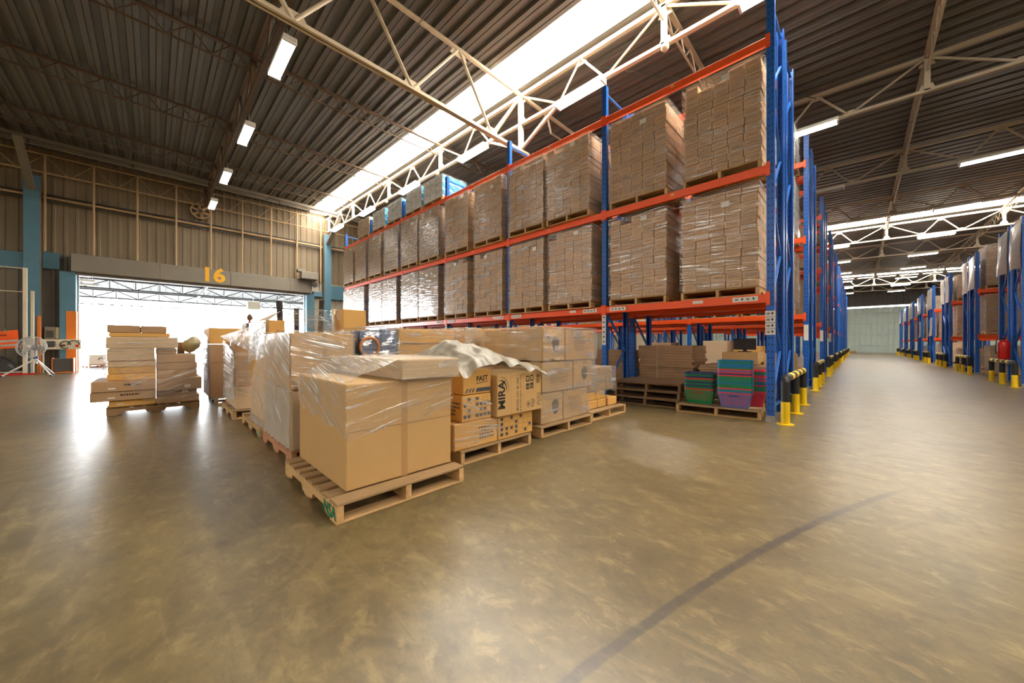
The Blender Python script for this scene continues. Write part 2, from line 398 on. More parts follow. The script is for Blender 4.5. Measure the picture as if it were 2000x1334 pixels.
TEALW = plain('pale_teal_cladding', (196, 212, 206), 0.5, 0, 0.12, 1.0)
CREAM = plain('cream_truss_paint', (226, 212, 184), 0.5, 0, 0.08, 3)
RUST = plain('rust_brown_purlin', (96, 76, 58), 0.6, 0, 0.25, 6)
PIPE = plain('tan_wall_post', (188, 158, 118), 0.5, 0, 0.15, 5)
TEAL = plain('teal_column_paint', (84, 126, 146), 0.5, 0, 0.14, 3)
GREYP = plain('grey_lintel_paint', (132, 124, 112), 0.55, 0, 0.14, 2)
DARKST = plain('dark_grey_steel', (72, 68, 64), 0.5, 0, 0.15, 4)
GALV = plain('galvanised_steel', (170, 170, 166), 0.38, 0.6, 0.12, 8)
ORANGEP = plain('orange_guard_paint', (225, 120, 30), 0.5, 0, 0.15, 5)
YEL = plain('yellow_guard_paint', (246, 204, 8), 0.45, 0, 0.1, 6)
BLK = plain('black_rubber', (28, 27, 27), 0.5, 0, 0.2, 6)
WHITE = plain('white_enamel', (225, 222, 214), 0.4, 0, 0.05, 4)
BLACKINK = plain('black_ink', (38, 34, 32), 0.7, 0, 0.1, 5)
GREYINK = plain('grey_ink', (96, 84, 68), 0.7, 0, 0.15, 5)
PAPER = plain('white_paper', (226, 222, 214), 0.6, 0, 0.05, 5)
BLUE = upright_mat()
BLUEP = plain('blue_brace_enamel', (32, 104, 196), 0.38, 0, 0.12, 6)
NAVY = plain('dark_blue_enamel', (14, 44, 100), 0.4, 0, 0.12, 6)
RED = plain('orange_red_beam', (252, 92, 36), 0.36, 0, 0.08, 4)
REDD = plain('red_deck_sheet', (206, 58, 26), 0.42, 0, 0.12, 4)
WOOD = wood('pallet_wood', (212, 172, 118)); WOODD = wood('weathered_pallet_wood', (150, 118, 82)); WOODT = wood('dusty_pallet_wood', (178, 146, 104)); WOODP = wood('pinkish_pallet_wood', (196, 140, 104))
KRAFT = cardboard('kraft_plain', (210, 170, 112)); KRAFTP = cardboard('kraft_printed', (204, 166, 126), 0.3, True, 0.6)
KRAFTO = cardboard('kraft_orange', (220, 170, 94)); KRAFTB = cardboard('kraft_brown', (176, 140, 104)); KRAFTL = cardboard('kraft_pale', (212, 184, 150))
TAPE = plain('brown_packing_tape', (190, 150, 100), 0.25, 0, 0.06, 8)
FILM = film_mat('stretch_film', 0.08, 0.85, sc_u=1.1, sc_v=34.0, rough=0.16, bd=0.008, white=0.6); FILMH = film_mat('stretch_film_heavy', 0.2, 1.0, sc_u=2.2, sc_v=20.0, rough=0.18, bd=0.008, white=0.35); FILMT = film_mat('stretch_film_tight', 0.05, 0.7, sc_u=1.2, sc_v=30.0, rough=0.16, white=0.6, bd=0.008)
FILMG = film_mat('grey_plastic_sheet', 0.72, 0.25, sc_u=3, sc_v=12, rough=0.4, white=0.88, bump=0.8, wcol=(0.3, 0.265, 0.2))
LAMP_ON = emitter('lit_fluorescent_diffuser', (255, 250, 240), TUBE)
SKYL = emitter('daylit_roof_sheet', (255, 246, 230), SKYLIGHT)
CLER = emitter('daylit_clerestory', (250, 250, 240), 3.0)
LAMP_OFF = plain('unlit_diffuser', (176, 172, 162), 0.4, 0, 0.05, 4)

# ------------------------------------------------------------------ setting: floor, ceiling, walls
def roofz(x): return 8.56 - 0.027 * (x + 7.0)
X0, X1, Y0, Y1 = -23.5, 26.0, -34.0, 64.0
m = MB(); m.box((X0, Y0, -0.3), (X1, Y1, 0)); struct('floor', m.mesh('floor', FLOOR), 'worn polished concrete warehouse floor with tyre marks')
m = MB(); m.box((-75, -60, -0.3), (X0, 80, -0.02)); struct('dock_yard_pavement', m.mesh('yard', plain('yard_concrete', (136, 134, 130), 0.7, 0, 0.1, 1)), 'bright concrete dock yard outside the open door')
SKYL_Y = [(-16.35, -15.45), (6.5, 7.4), (29.3, 30.2), (52.1, 53.0)]
def ceiling():
    m = MB(); per = 0.39; y = Y0; n = 0
    segs = []
    while y < Y1:
        if any(a - 0.02 < y + per / 2 < b + 0.02 for a, b in SKYL_Y): y += per; continue
        segs += [(y, 0, y + 0.10, 0), (y + 0.10, 0, y + 0.115, 0.018), (y + 0.115, 0.018, y + 0.13, 0), (y + 0.13, 0, y + 0.225, 0), (y + 0.225, 0, y + 0.245, 0.09), (y + 0.245, 0.09, y + 0.37, 0.09), (y + 0.37, 0.09, y + per, 0)]
        y += per
    for a, za, b, zb in segs:
        m.face([(X0, a, roofz(X0) + za), (X0, b, roofz(X0) + zb), (X1, b, roofz(X1) + zb), (X1, a, roofz(X1) + za)])
    # outer skin that closes the roof
    m.face([(X0, Y0, roofz(X0) + 0.2), (X0, Y1, roofz(X0) + 0.2), (X1, Y1, roofz(X1) + 0.2), (X1, Y0, roofz(X1) + 0.2)])
    return m.mesh('ceiling', ROOFM)
struct('ceiling', ceiling(), 'ribbed metal roof sheeting over the warehouse')
for i, (a, b) in enumerate(SKYL_Y):
    m = MB(); m.box((X0 + 0.3, a, roofz(X0) - 0.01), (X1 - 0.3, b, roofz(X0) + 0.03))
    for j, p in enumerate(m.v): m.v[j] = (p[0], p[1], p[2] + roofz(p[0]) - roofz(X0))
    struct('window_%d' % (i + 1), m.mesh('skylight', SKYL), 'long translucent skylight strip set between the roof ribs, glowing with daylight')

def ribs_wall(name, axis, at, u0, u1, z0, z1, mat, per=0.3, dep=0.035, thick=0.12, inward=1, label=None, parent=None):
    """corrugated cladding: vertical ribs; axis 'x' = wall in the YZ plane at x=at"""
    m = MB(); u = u0; P = (lambda a, d, z: (at + inward * d, a, z)) if axis == 'x' else (lambda a, d, z: (a, at + inward * d, z))
    while u < u1 - 1e-6:
        e = min(u + per, u1); k = (e - u) / per
        pts = [(u, 0), (u + 0.17 * k, 0), (u + 0.19 * k, dep), (u + 0.28 * k, dep), (e, 0)]
        for (a, da), (b, db) in zip(pts, pts[1:]): m.face([P(a, da, z0), P(b, db, z0), P(b, db, z1), P(a, da, z1)])
        u = e
    a = P(u0, -thick, z0); b = P(u1, -0.01, z1); m.box(a, b)
    return struct(name, m.mesh(name, mat), label, parent)
# dock wall
DW = -23.5
wl = ribs_wall('wall_left', 'x', DW, Y0, -3.7, 0, 9.2, CLADM, label='beige corrugated dock wall with roller door opening')
y = -3.7; i = 0
while y < Y1 - 0.01:
    e = min(y + 1.2, Y1)
    if y > 12: e = Y1
    me = cached(('clad', round(e - y, 3)), lambda: None) if False else None
    m = MB(); u = y; z0 = 4.85
    while u < e - 1e-6:
        q = min(u + 0.3, e)
        pts = [(u, 0), (u + 0.19, 0), (u + 0.205, 0.03), (u + 0.27, 0.03), (q, 0)]
        for (a, da), (b, db) in zip(pts, pts[1:]): m.face([(DW + da, a, z0), (DW + db, b, z0), (DW + db, b, 9.25), (DW + da, a, 9.25)])
        u = q
    m.box((DW - 0.1, y, z0), (DW - 0.005, e, 9.25))
    ob('cladding_sheet', m.mesh('clad', CLADM), wl); y = e; i += 1
def wbox(name, a, b, mat, label=None, ch=0.01, parent=None, kind='structure'):
    m = MB(); m.box(a, b, ch=ch); o = ob(name, fixn(m.mesh(name, mat)), parent)
    if parent is None: tag(o, label, None, None, kind)
    return o
for a, b in ((-3.7, -2.25), (6.35, 64.0)): ribs_wall('lower_cladding', 'x', DW, a, b, 0, 4.85, GREYCLAD if a < 0 else plain('pale_lower_cladding', (176, 166, 146), 0.55, 0, 0.1, 2), parent=wl)
ribs_wall('wall_back', 'y', Y1, X0, X1, 0, 5.75, TEALW, 0.5, 0.12, inward=-1, label='pale teal corrugated end wall closing the aisle')
ribs_wall('wall_back', 'y', Y1, X0, X1, 5.93, 9.2, DARKST, 0.5, 0.05, inward=-1, label='dark upper part of the end wall above the window strip')
m = MB(); m.box((X0, Y1 - 0.02, 5.8), (X1, Y1 + 0.05, 5.92)); struct('window_5', m.mesh('w5', CLER), 'thin strip of daylit windows along the top of the end wall')
for z in (0.9, 2.3, 3.7, 5.0): wbox('trim_%d' % (10 + int(z * 2)), (X0, Y1 - 0.12, z), (X1, Y1 - 0.04, z + 0.09), TEALW, 'pale horizontal rail across the end wall')
ribs_wall('wall_right', 'x', X1, Y0, Y1, 0, 9.0, CLADM, 0.6, 0.04, inward=-1, label='beige corrugated wall on the far side of the warehouse')
ribs_wall('wall_front', 'y', Y0, X0, X1, 0, 9.4, CLADM, 0.6, 0.04, inward=1, label='beige corrugated wall behind the viewpoint')

# door surround, lintel with the bay number
d1 = tag(ob('door_1', None, None, (DW, 2.05, 0)), 'open dock doorway with grey steel lintel numbered 16', None, None, 'structure')
for a, b in ((-2.36, 0.2), (0.205, 2.76), (2.765, 5.4), (5.405, 6.5)):
    m = MB(); m.box((0.02, a - 2.05, 4.13), (0.62, b - 2.05, 4.86), ch=0.012); m.box((0.05, a - 2.05, 4.02), (0.4, b - 2.05, 4.13), ch=0.01); ob('lintel_panel', fixn(m.mesh('lintel', GREYP)), d1)
text_items([('16', 0, 0, 0.93, 0, 'LEFT', 1.0, 0.035)], plain('yellow_stencil_paint', (238, 176, 30), 0.5, 0, 0.12, 6), 'bay_number', d1, (0.63, 1.62 - 2.05, 4.27), ROT_PX)
for a, b, c in ((-2.68, -2.25, TEAL), (6.3, 6.72, TEAL)):
    m = MB(); m.box((0.02, a - 2.05, 0), (0.42, b - 2.05, 4.13), ch=0.015); ob('door_jamb', fixn(m.mesh('jamb', c)), d1)
m = MB(); m.box((0.015, -2.262 - 2.05, 0.0), (0.43, -2.235 - 2.05, 2.5), ch=0.004); m.box((0.425, -2.5 - 2.05, 0.0), (0.432, -2.24 - 2.05, 2.5)); tag(ob('jamb_guard', m.mesh('jg', ORANGEP), d1), 'orange painted lower edge of the jamb')
m = MB(); m.box((0.0, 6.25 - 2.05, 0), (0.1, 6.32 - 2.05, 4.1)); m.box((0.0, -2.25 - 2.05, 0), (0.08, -2.2 - 2.05, 4.1)); ob('door_track', m.mesh('dt', GALV), d1)
m = MB(); m.box((0.65, 5.86 - 2.05, 4.86), (1.1, 6.72 - 2.05, 5.28), ch=0.02); m.box((0.62, 5.7 - 2.05, 5.24), (1.0, 6.1 - 2.05, 5.4), ch=0.02); mo = ob('door_motor_box', fixn(m.mesh('motor', GREYP)), d1)
# keep the motor supported by the lintel: bracket plate
m = MB(); m.box((0.02, 5.86 - 2.05, 4.84), (0.7, 6.72 - 2.05, 4.9)); m.lathe([(0.15, 0), (0.15, 0.1)], 16, Matrix.Translation((0.75, 6.62 - 2.05, 4.6)) @ Matrix.Rotation(PI / 2, 4, 'Y')); ob('motor_bracket', fixn(m.mesh('mb', DARKST)), d1)
# columns
for nm, yy, lab in (('column', -3.33, 'dim blue steel column beside the mesh fence'), ('column', 7.42, 'pale blue steel column at the rack side of the dock door')):
    c = tag(ob(nm, None, None, (DW + 0.35, yy, 0)), lab, None, None, 'structure')
    m = MB(); m.box((0.16, -0.19, 0), (0.2, 0.19, 7.75), ch=0.004); ob('flange', fixn(m.mesh('fl', TEAL)), c)
    m = MB(); m.box((-0.2, -0.19, 0), (-0.16, 0.19, 7.75), ch=0.004); ob('flange', fixn(m.mesh('fl', TEAL)), c)
    m = MB(); m.box((-0.16, -0.02, 0), (0.16, 0.02, 7.75)); ob('web', m.mesh('web', TEAL), c)
    m = MB(); m.box((-0.16, 0.17, 0), (0.18, 0.2, 7.75)); m.box((-0.16, -0.2, 0), (0.18, -0.17, 7.75)); ob('column_cladding', m.mesh('cc', GREYP), c)
    m = MB(); m.bar((0.2, 0, 7.2), (2.3, 0, 8.45), 0.2, 0.14); ob('knee_brace', m.mesh('kb', GREYP), c)
# small teal frames and a box beside the door
wbox('trim_1', (DW + 0.03, 6.72, 4.0), (DW + 0.2, 7.22, 4.3), TEAL, 'blue crossbar between dock jamb and column')
wbox('trim_2', (DW + 0.03, 7.7, 3.9), (DW + 0.2, 8.5, 4.75), TEAL, 'blue panel on the wall behind the rack end')
wbox('trim_3', (DW + 0.03, -3.12, 4.2), (DW + 0.2, -2.69, 4.86), TEAL, 'dim blue panel above the switch box')
wbox('trim_4', (DW + 0.03, -9.5, 4.1), (DW + 0.2, -3.55, 4.75), TEAL, 'dim blue beam along the wall behind the mesh fence')
wbox('trim_5', (DW + 0.55, -3.2, 0), (DW + 0.6, -3.1, 2.25), ORANGEP, 'orange strip on the foot of the blue column')
# wall rails, posts and zigzag bracing above the door
wt = thing('wall_bracing', 'tan pipe posts and zigzag bracing along the dock wall', 'bracing', (DW + 0.3, 0, 0))
ys = [-4.3 + 1.268 * k - 0.016 for k in range(0, 10)]
for yy in ys:
    if -3.5 < yy < -2.2 or yy < -4: pass
    m = MB(); m.tube((0, yy, 4.87), (0, yy, 8.7), 0.04, 8); ob('post', m.mesh('post', PIPE), wt)
for z, r in ((8.0, 0.035), (8.72, 0.035)):
    m = MB(); m.tube((0, -12, z), (0, 12, z), r, 8); ob('chord', m.mesh('chord', PIPE), wt)
for z, dx, r in ((7.05, -0.12, 0.05), (6.92, -0.1, 0.035), (7.18, -0.16, 0.03)):
    m = MB(); m.tube((dx, -12, z), (dx, 12, z), r, 8); ob('girt', m.mesh('girt', PIPE if r == 0.05 else DARKST), wt)
for a, b in zip(ys, ys[1:]):
    c = (a + b) / 2
    for p, q in (((0.0, a, 8.7), (0.0, c - 0.04, 8.0)), ((0.0, b, 8.7), (0.0, c + 0.04, 8.0))):
        m = MB(); m.tube(p, q, 0.014, 6); ob('diagonal', m.mesh('dg', PIPE), wt)
# cable tray under the eaves
ct = thing('conduit_tray', 'grey conduit tray running under the eaves along the dock wall', 'conduit', (-21.6, 0, 8.64))
m = MB(); m.box((-0.06, -14, -0.02), (0.12, 9.4, 0.12)); ob('tray', m.mesh('tray', GREYP), ct)
for dz in (-0.07, -0.15): 
    m = MB(); m.tube((0.05, -14, dz), (0.05, 9.4, dz), 0.035, 8); ob('conduit', m.mesh('cn', GREYP), ct)
for yy in (-3.2, -0.6, 2.0, 4.6, 7.2): m = MB(); m.box((-0.02, yy - 0.02, 0.08), (0.02, yy + 0.02, 0.42)); m.box((-0.05, yy - 0.03, -0.16), (0.09, yy + 0.03, -0.02)); ob('hanger', m.mesh('hg', DARKST), ct)
# wall exhaust fan
wf = thing('exhaust_fan', 'round metal exhaust fan high on the dock wall', 'fan', (DW + 0.3, 1.63, 7.72))
m = MB(); m.path([(0, 0.36 * math.cos(a), 0.36 * math.sin(a)) for a in [2 * PI * i / 28 for i in range(28)]], 0.03, 8, closed=True); ob('ring', m.mesh('ring', PIPE, True), wf)
for i in range(6):
    a = i * PI / 3 + 0.2; M = Matrix.Rotation(a, 4, 'X') @ Matrix.Translation((0.0, 0, 0.2)) @ Matrix.Rotation(0.5, 4, 'Z')
    m = MB(); m.prism([(-0.012, -0.06), (0.012, -0.06), (0.012, 0.06), (-0.012, 0.06)], -0.14, 0.14, M); ob('blade', m.mesh('bl', PIPE), wf)
m = MB(); m.tube((-0.08, 0, 0), (0.06, 0, 0), 0.08, 14); m.box((-0.27, -0.05, -0.4), (-0.02, 0.05, 0.4)); ob('hub', m.mesh('hub', DARKST), wf)
m = MB(); m.box((-0.02, 0.05, -0.02), (0.0, 0.36, 0.02)); m.box((-0.02, -0.36, -0.02), (0.0, -0.05, 0.02)); ob('strut', m.mesh('st', DARKST), wf)

# ------------------------------------------------------------------ roof trusses
PURX = [-23.0 + 0.0, -19.3, -15.2, -11.1, -7.0, -2.9, 1.2, 5.3, 9.4, 13.5, 17.6, 21.7]
TRY = [1.8, 7.5, 13.2, 18.9, 24.6, 30.3, 36.0, 41.7, 47.4, 53.1, 58.8]
def plate(m, c, w, h, axis):
    a = Vector(c)
    if axis == 'x': m.prism([(-w, -h), (w, -h), (w * 0.55, h), (-w * 0.55, h)], -0.008, 0.008, Matrix.Translation(a) @ Matrix.Rotation(PI / 2, 4, 'X'))
    else: m.prism([(-w, -h), (w, -h), (w * 0.55, h), (-w * 0.55, h)], -0.008, 0.008, Matrix.Translation(a) @ Matrix.Rotation(PI / 2, 4, 'Z') @ Matrix.Rotation(PI / 2, 4, 'X'))
def xtruss(yy, mat, lab, fine, x0=-23.3, x1=13.5):
    t = thing('roof_truss', lab, 'truss', (0, yy, 0), 0, 'roof trusses')
    top = lambda x: roofz(x) - 0.2; bot = lambda x: roofz(x) - 1.02
    m = MB(); m.bar((x0, 0, top(x0)), (x1, 0, top(x1)), 0.1, 0.09); ob('top_chord', m.mesh('tch', mat), t)
    m = MB(); m.bar((x0, 0, bot(x0)), (x1, 0, bot(x1)), 0.1, 0.07); ob('bottom_chord', m.mesh('bch', mat), t)
    web = MB()
    def add(nm, mm):
        if fine: ob(nm, mm.mesh(nm, mat), t)
    for a, b in zip(PURX, PURX[1:]):
        if a > x1: break
        d = b - a; xs = [a, a + d * 0.335, a + d * 0.5, a + d * 0.665, b]; zz = [top(xs[0]), bot(xs[1]), top(xs[2]), bot(xs[3]), top(xs[4])]
        for i in range(4):
            mm = MB() if fine else web; mm.tube((xs[i], 0, zz[i]), (xs[i + 1], 0, zz[i + 1]), 0.028, 8); add('diagonal', mm)
        mm = MB() if fine else web; mm.box((a - 0.05, -0.05, bot(a)), (a + 0.05, 0.05, top(a))); add('vertical_post', mm)
        mm = MB() if fine else web
        for x, z in zip(xs[1:4], zz[1:4]): plate(mm, (x, 0.03, z + (0.06 if z < roofz(x) - 0.6 else -0.07)), 0.16, 0.07, 'x')
        plate(mm, (a, 0.06, top(a) - 0.08), 0.14, 0.1, 'x'); plate(mm, (a, 0.06, bot(a) + 0.1), 0.16, 0.1, 'x')
        if fine: o_ = ob('gusset_plates', mm.mesh('gp', mat), t); o_['kind'] = 'stuff'
    if not fine: o = ob('web_members', web.mesh('web', mat), t); o['kind'] = 'stuff'
    return t
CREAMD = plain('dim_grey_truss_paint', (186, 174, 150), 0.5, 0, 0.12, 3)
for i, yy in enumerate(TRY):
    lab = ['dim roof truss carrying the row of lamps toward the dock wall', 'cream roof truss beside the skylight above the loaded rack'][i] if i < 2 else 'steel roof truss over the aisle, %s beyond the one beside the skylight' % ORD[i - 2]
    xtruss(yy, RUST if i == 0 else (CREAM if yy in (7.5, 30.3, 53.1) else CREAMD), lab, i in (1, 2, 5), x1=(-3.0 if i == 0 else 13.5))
# deep main truss along Y at x = -7
mt = thing('main_truss', 'deep cream main truss crossing the roof toward the rack', 'truss', (-7, 0, 0))
zt = roofz(-7) - 0.17; zb = 6.72
m = MB(); m.tube((0, -6, zt), (0, 20, zt), 0.055, 10); ob('top_chord', m.mesh('c', CREAM), mt)
m = MB(); m.box((-0.07, -6, zb), (0.07, 7.85, zb + 0.04)); m.box((-0.012, -6, zb), (0.012, 7.85, zb + 0.12)); ob('bottom_chord', m.mesh('c', CREAM), mt)
ny = [7.5, 6.35, 5.25, 4.0, 2.9, 1.7, 0.6, -0.5, -1.6, -2.7]
for i in range(len(ny) - 1):
    a, b = ny[i], ny[i + 1]; up = (i % 2 == 0)
    m = MB(); m.tube((0, a, zt if up else zb + 0.05), (0, b, zb + 0.05 if up else zt), 0.035 if up else 0.042, 8); ob('diagonal', m.mesh('d', CREAM), mt)
    m = MB(); plate(m, (0.0, b, zb + 0.14 if up else zt - 0.1), 0.26, 0.1, 'y'); ob('gusset_plate', m.mesh('g', CREAM), mt)
m = MB(); m.box((-0.06, 7.44, zb), (0.06, 7.56, zt)); ob('vertical_post', m.mesh('v', CREAM), mt)
for dx in (-1.37, 1.37):
    m = MB(); m.bar((0, 7.5, zb + 0.1), (dx, 7.5, roofz(-7 + dx) - 1.02), 0.07, 0.07); ob('knee_brace', m.mesh('k', CREAM), mt)
for a, b in (((0, 7.6, zb + 0.2), (0, 8.7, zt)), ((0, 8.7, zt), (0, 8.9, zt - 0.5)), ((0, 9.6, zt - 0.5), (0, 8.9, zt - 0.5))):
    m = MB(); m.tube(a, b, 0.035, 8); ob('diagonal', m.mesh('d', CREAMD), mt)
# purlins: rod lattice joists along Y
def joist(px, y0, y1, lab, mat, fine):
    t = thing('lattice_purlin', lab, 'purlin', (px, 0, 0), 0, 'lattice purlins')
    z1 = roofz(px) - 0.11; z0 = z1 - 0.42
    m = MB(); m.box((-0.05, y0, z1 - 0.04), (0.05, y1, z1 + 0.02)); ob('top_chord', m.mesh('c', mat), t)
    m = MB(); m.tube((0, y0, z0), (0, y1, z0), 0.025, 6); ob('bottom_chord', m.mesh('c', mat), t)
    wb = MB(); y = y0; k = 0
    while y < y1 - 0.3:
        wb.tube((0, y, z1 if k % 2 == 0 else z0), (0, y + 0.39, z0 if k % 2 == 0 else z1), 0.015, 5, caps=False)
        wb.path([(0, y + 0.1, z1), (0.02, y + 0.13, z1 + 0.07), (0.02, y + 0.2, z1 + 0.07), (0, y + 0.24, z1)], 0.011, 4)
        y += 0.39; k += 1
    o = ob('lattice_rods', wb.mesh('w', mat), t); o['kind'] = 'stuff'
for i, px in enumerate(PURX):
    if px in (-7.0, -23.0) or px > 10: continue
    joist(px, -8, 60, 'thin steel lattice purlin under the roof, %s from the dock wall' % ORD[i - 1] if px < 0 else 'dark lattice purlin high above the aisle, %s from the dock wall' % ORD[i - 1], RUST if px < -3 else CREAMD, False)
# thin sag rods
m = MB()
for yy in (4.0, 9.9, 16.0): m.tube((-22, yy, roofz(-22) - 0.5), (12, yy, roofz(12) - 0.5), 0.01, 5)
for a in (-4.95, -9.05, -0.85, 3.2): m.tube((a, 7.6, roofz(a) - 0.3), (a + 4.1, 13.1, roofz(a + 4.1) - 0.3), 0.01, 5)
o = struct('sag_rods', m.mesh('sag', DARKST), 'thin dark tie rods strung under the roof')
# ------------------------------------------------------------------ fluorescent fittings
def lamp_mesh(on):
    def f():
        m = MB(); m.box((-0.68, -0.12, 0.0), (0.68, 0.12, 0.09), 0, ch=0.01); return fixn(m.mesh('lamp_housing', WHITE))
    return cached(('lh', on), f)
def lamp_diff(on):
    def f():
        m = MB(); m.box((-0.64, -0.105, -0.045), (0.64, 0.105, -0.002), 0, ch=0.01); return fixn(m.mesh('lamp_diffuser', LAMP_ON if on else LAMP_OFF))
    return cached(('ld', on), f)
def lamp_end():
    def f():
        m = MB(); m.box((-0.02, -0.12, -0.05), (0.02, 0.12, 0.0)); return m.mesh('lamp_end_cap', WHITE)
    return cached('le', f)
def lamp_hang(h):
    def f():
        m = MB(); m.tube((0, 0, 0.09), (0, 0, h), 0.012, 6); return m.mesh('lamp_hanger', GALV)
    return cached(('lhg', round(h, 2)), f)
def lamp(x, y, z, label, on=True, group=None, hang=0.3):
    t = thing('ceiling_lamp', label, 'lamp', (x, y, z), 0, group)
    ob('housing', lamp_mesh(on), t); ob('diffuser', lamp_diff(on), t); 
    for s in (-1, 1): ob('end_cap', lamp_end(), t, (0.66 * s, 0, 0)); ob('hanger_rod', lamp_hang(hang), t, (0.45 * s, 0, 0))
    return t
g1 = 'lamps under the truss above the loaded rack'
for i, x in enumerate((-0.85, -4.9, -9.05, -13.15, -17.2, -21.2)):
    lamp(x, 7.35, roofz(x) - 1.2, 'white tube lamp under the cream truss, %s from the aisle' % ORD[i], True, g1, 0.16)
g2 = 'lamps in the row toward the dock wall'
for i, x in enumerate((-8.7, -12.8, -16.9, -21.0)):
    lamp(x, 1.9, roofz(x) - 1.42, 'bright box lamp in the dim roof bay, %s from the dock wall' % ORD[3 - i], True, g2, 0.38)
g3 = 'lamps over the aisle'
for i, yy in enumerate(TRY[2:]):
    rown = '%s beyond the long rack' % ORD[i]
    if i > 0: lamp(3.05, yy - 0.2, roofz(3.05) - 1.2, 'long tube lamp over the banner side of the aisle, ' + rown, True, g3, 0.16)
    lamp(-1.05, yy - 0.2, roofz(-1.05) - 1.2, ('unlit' if i == 1 else 'long') + ' tube lamp over the dock side of the aisle, ' + rown, i != 1, g3, 0.16)
for k, (x, yy) in enumerate([(a, b) for b in (-3.9, -9.6, -15.3, -21.0) for a in (-9.05, -4.9, -0.85, 3.05, 7.2)]):  # unseen lamp rows carried on behind the camera, added as fill light
    lamp(x, yy, roofz(x) - 1.2, 'added unseen tube lamp behind the viewpoint, %s row back, %s column across' % (ORD[k // 5], ORD[k % 5]), True, 'added lamps behind the viewpoint', 0.9)
for k, (x, yy) in enumerate([(7.2, 2.0), (3.05, 2.0), (7.2, 7.3), (7.2, 13.0)]):
    lamp(x, yy, roofz(x) - 1.2, 'tube lamp over the open floor outside the view, %s of four' % ORD[k], True, 'lamps beside the viewpoint', 0.9)
# smoke detectors under the truss
for i, x in enumerate((-2.85, -11.2, -15.3)):
    t = thing('smoke_detector', 'small round cream detector under the cream truss, %s from the aisle' % ORD[i], 'detector', (x, 7.42, roofz(x) - 1.22))
    m = MB(); m.lathe([(0.07, 0.12), (0.08, 0.09), (0.08, 0.05), (0.05, 0.0)], 16); ob('body', m.mesh('det', CREAM, True), t)
    m = MB(); m.lathe([(0.02, 0.12), (0.02, 0.2)], 8); ob('stem', m.mesh('stem', GALV), t)
# ------------------------------------------------------------------ pallets
def pallet_parts(L, W, H=0.14, nb=8, wid=0.1):
    """stringers of length L along X spread over W in Y; deck boards along Y"""
    hs = H - 0.04
    def stringer():
        poly = [(0, 0), (0.16 * L, 0), (0.185 * L, 0.45 * hs), (0.385 * L, 0.45 * hs), (0.41 * L, 0), (0.59 * L, 0), (0.615 * L, 0.45 * hs), (0.815 * L, 0.45 * hs), (0.84 * L, 0), (L, 0), (L, hs), (0, hs)]
        m = MB(); m.prism([(x - L / 2, z) for x, z in poly], -0.022, 0.022, Matrix.Translation((0, 0, 0.018)) @ Matrix.Rotation(PI / 2, 4, 'X')); return fixn(m.mesh('stringer', WOOD))
    def board(wd, t):
        m = MB(); m.box((-W / 2, -wd / 2, 0), (W / 2, wd / 2, t), ch=0.004); return fixn(m.mesh('board', WOODT if t > 0.02 else WOOD))
    out = [('stringer', cached(('str', L, H), stringer), (0, y, 0), 0) for y in (-W / 2 + 0.024, 0, W / 2 - 0.024)]
    for i in range(nb):
        wd = 0.135 if i in (0, nb - 1) else wid
        x = -L / 2 + 0.0675 + (L - 0.135) * i / (nb - 1)
        out.append(('deck_board', cached(('brd', W, wd, 1), lambda: board(wd, 0.022)), (x, 0, H - 0.022), PI / 2))
    for x in (-L / 2 + 0.065, 0, L / 2 - 0.065): out.append(('bottom_board', cached(('brd', W, 0.12, 2), lambda: board(0.12, 0.018)), (x, 0, 0), PI / 2))
    return out
PAL = {}
def pallet(x, y, z, label, rz=0.0, group=None, L=1.25, W=1.02, H=0.14, mat=None, nb=8):
    key = (L, W, H, nb)
    if key in PAL and mat is None: return dup(PAL[key], (x, y, z), rz, label, group)
    t = thing('wooden_pallet', label, 'pallet', (x, y, z), rz, group)
    for nm, me, loc, r in pallet_parts(L, W, H, nb):
        o = ob(nm, me, t, loc, (0, 0, r))
        if mat: o.material_slots[0].link = 'OBJECT'; o.material_slots[0].material = mat
    if mat is None: PAL[key] = t
    return t

# ------------------------------------------------------------------ pallet racking
BAY = 2.79; LEV = (1.92, 3.87, 5.80); PH = 6.46
def post_mesh(h=PH):
    def f():
        m = MB(); p = [(-0.05, 0), (0.05, 0), (0.05, 0.09), (0.03, 0.09), (0.03, 0.086), (0.046, 0.086), (0.046, 0.004), (-0.046, 0.004), (-0.046, 0.086), (-0.03, 0.086), (-0.03, 0.09), (-0.05, 0.09)]
        b = len(m.v)
        for z in (0.0, h):
            for q in p: m.v.append((q[0], q[1], z))
        n = len(p)
        for i in range(n): m.f.append((i, (i + 1) % n, n + (i + 1) % n, n + i)); m.mi.append(0); m.uv.append([(0, 0)] * 4)
        return m.mesh('upright', BLUE)
    return cached(('post', h), f)
def foot_mesh():
    def f():
        m = MB(); m.box((-0.062, -0.02, 0), (0.062, 0.11, 0.012)); m.box((-0.056, -0.006, 0.0), (0.056, -0.001, 0.085)); m.lathe([(0.014, 0.012), (0.012, 0.03)], 6, Matrix.Translation((0.03, -0.012, 0))); return m.mesh('base_plate', GALV)
    return cached('foot', f)
def beam_mesh(ln):
    def f():
        m = MB(); m.box((-ln / 2, -0.025, -0.13), (ln / 2, 0.03, 0), ch=0.006); m.box((-ln / 2, 0.03, -0.05), (ln / 2, 0.045, -0.035)); return fixn(m.mesh('beam', RED))
    return cached(('beam', ln), f)
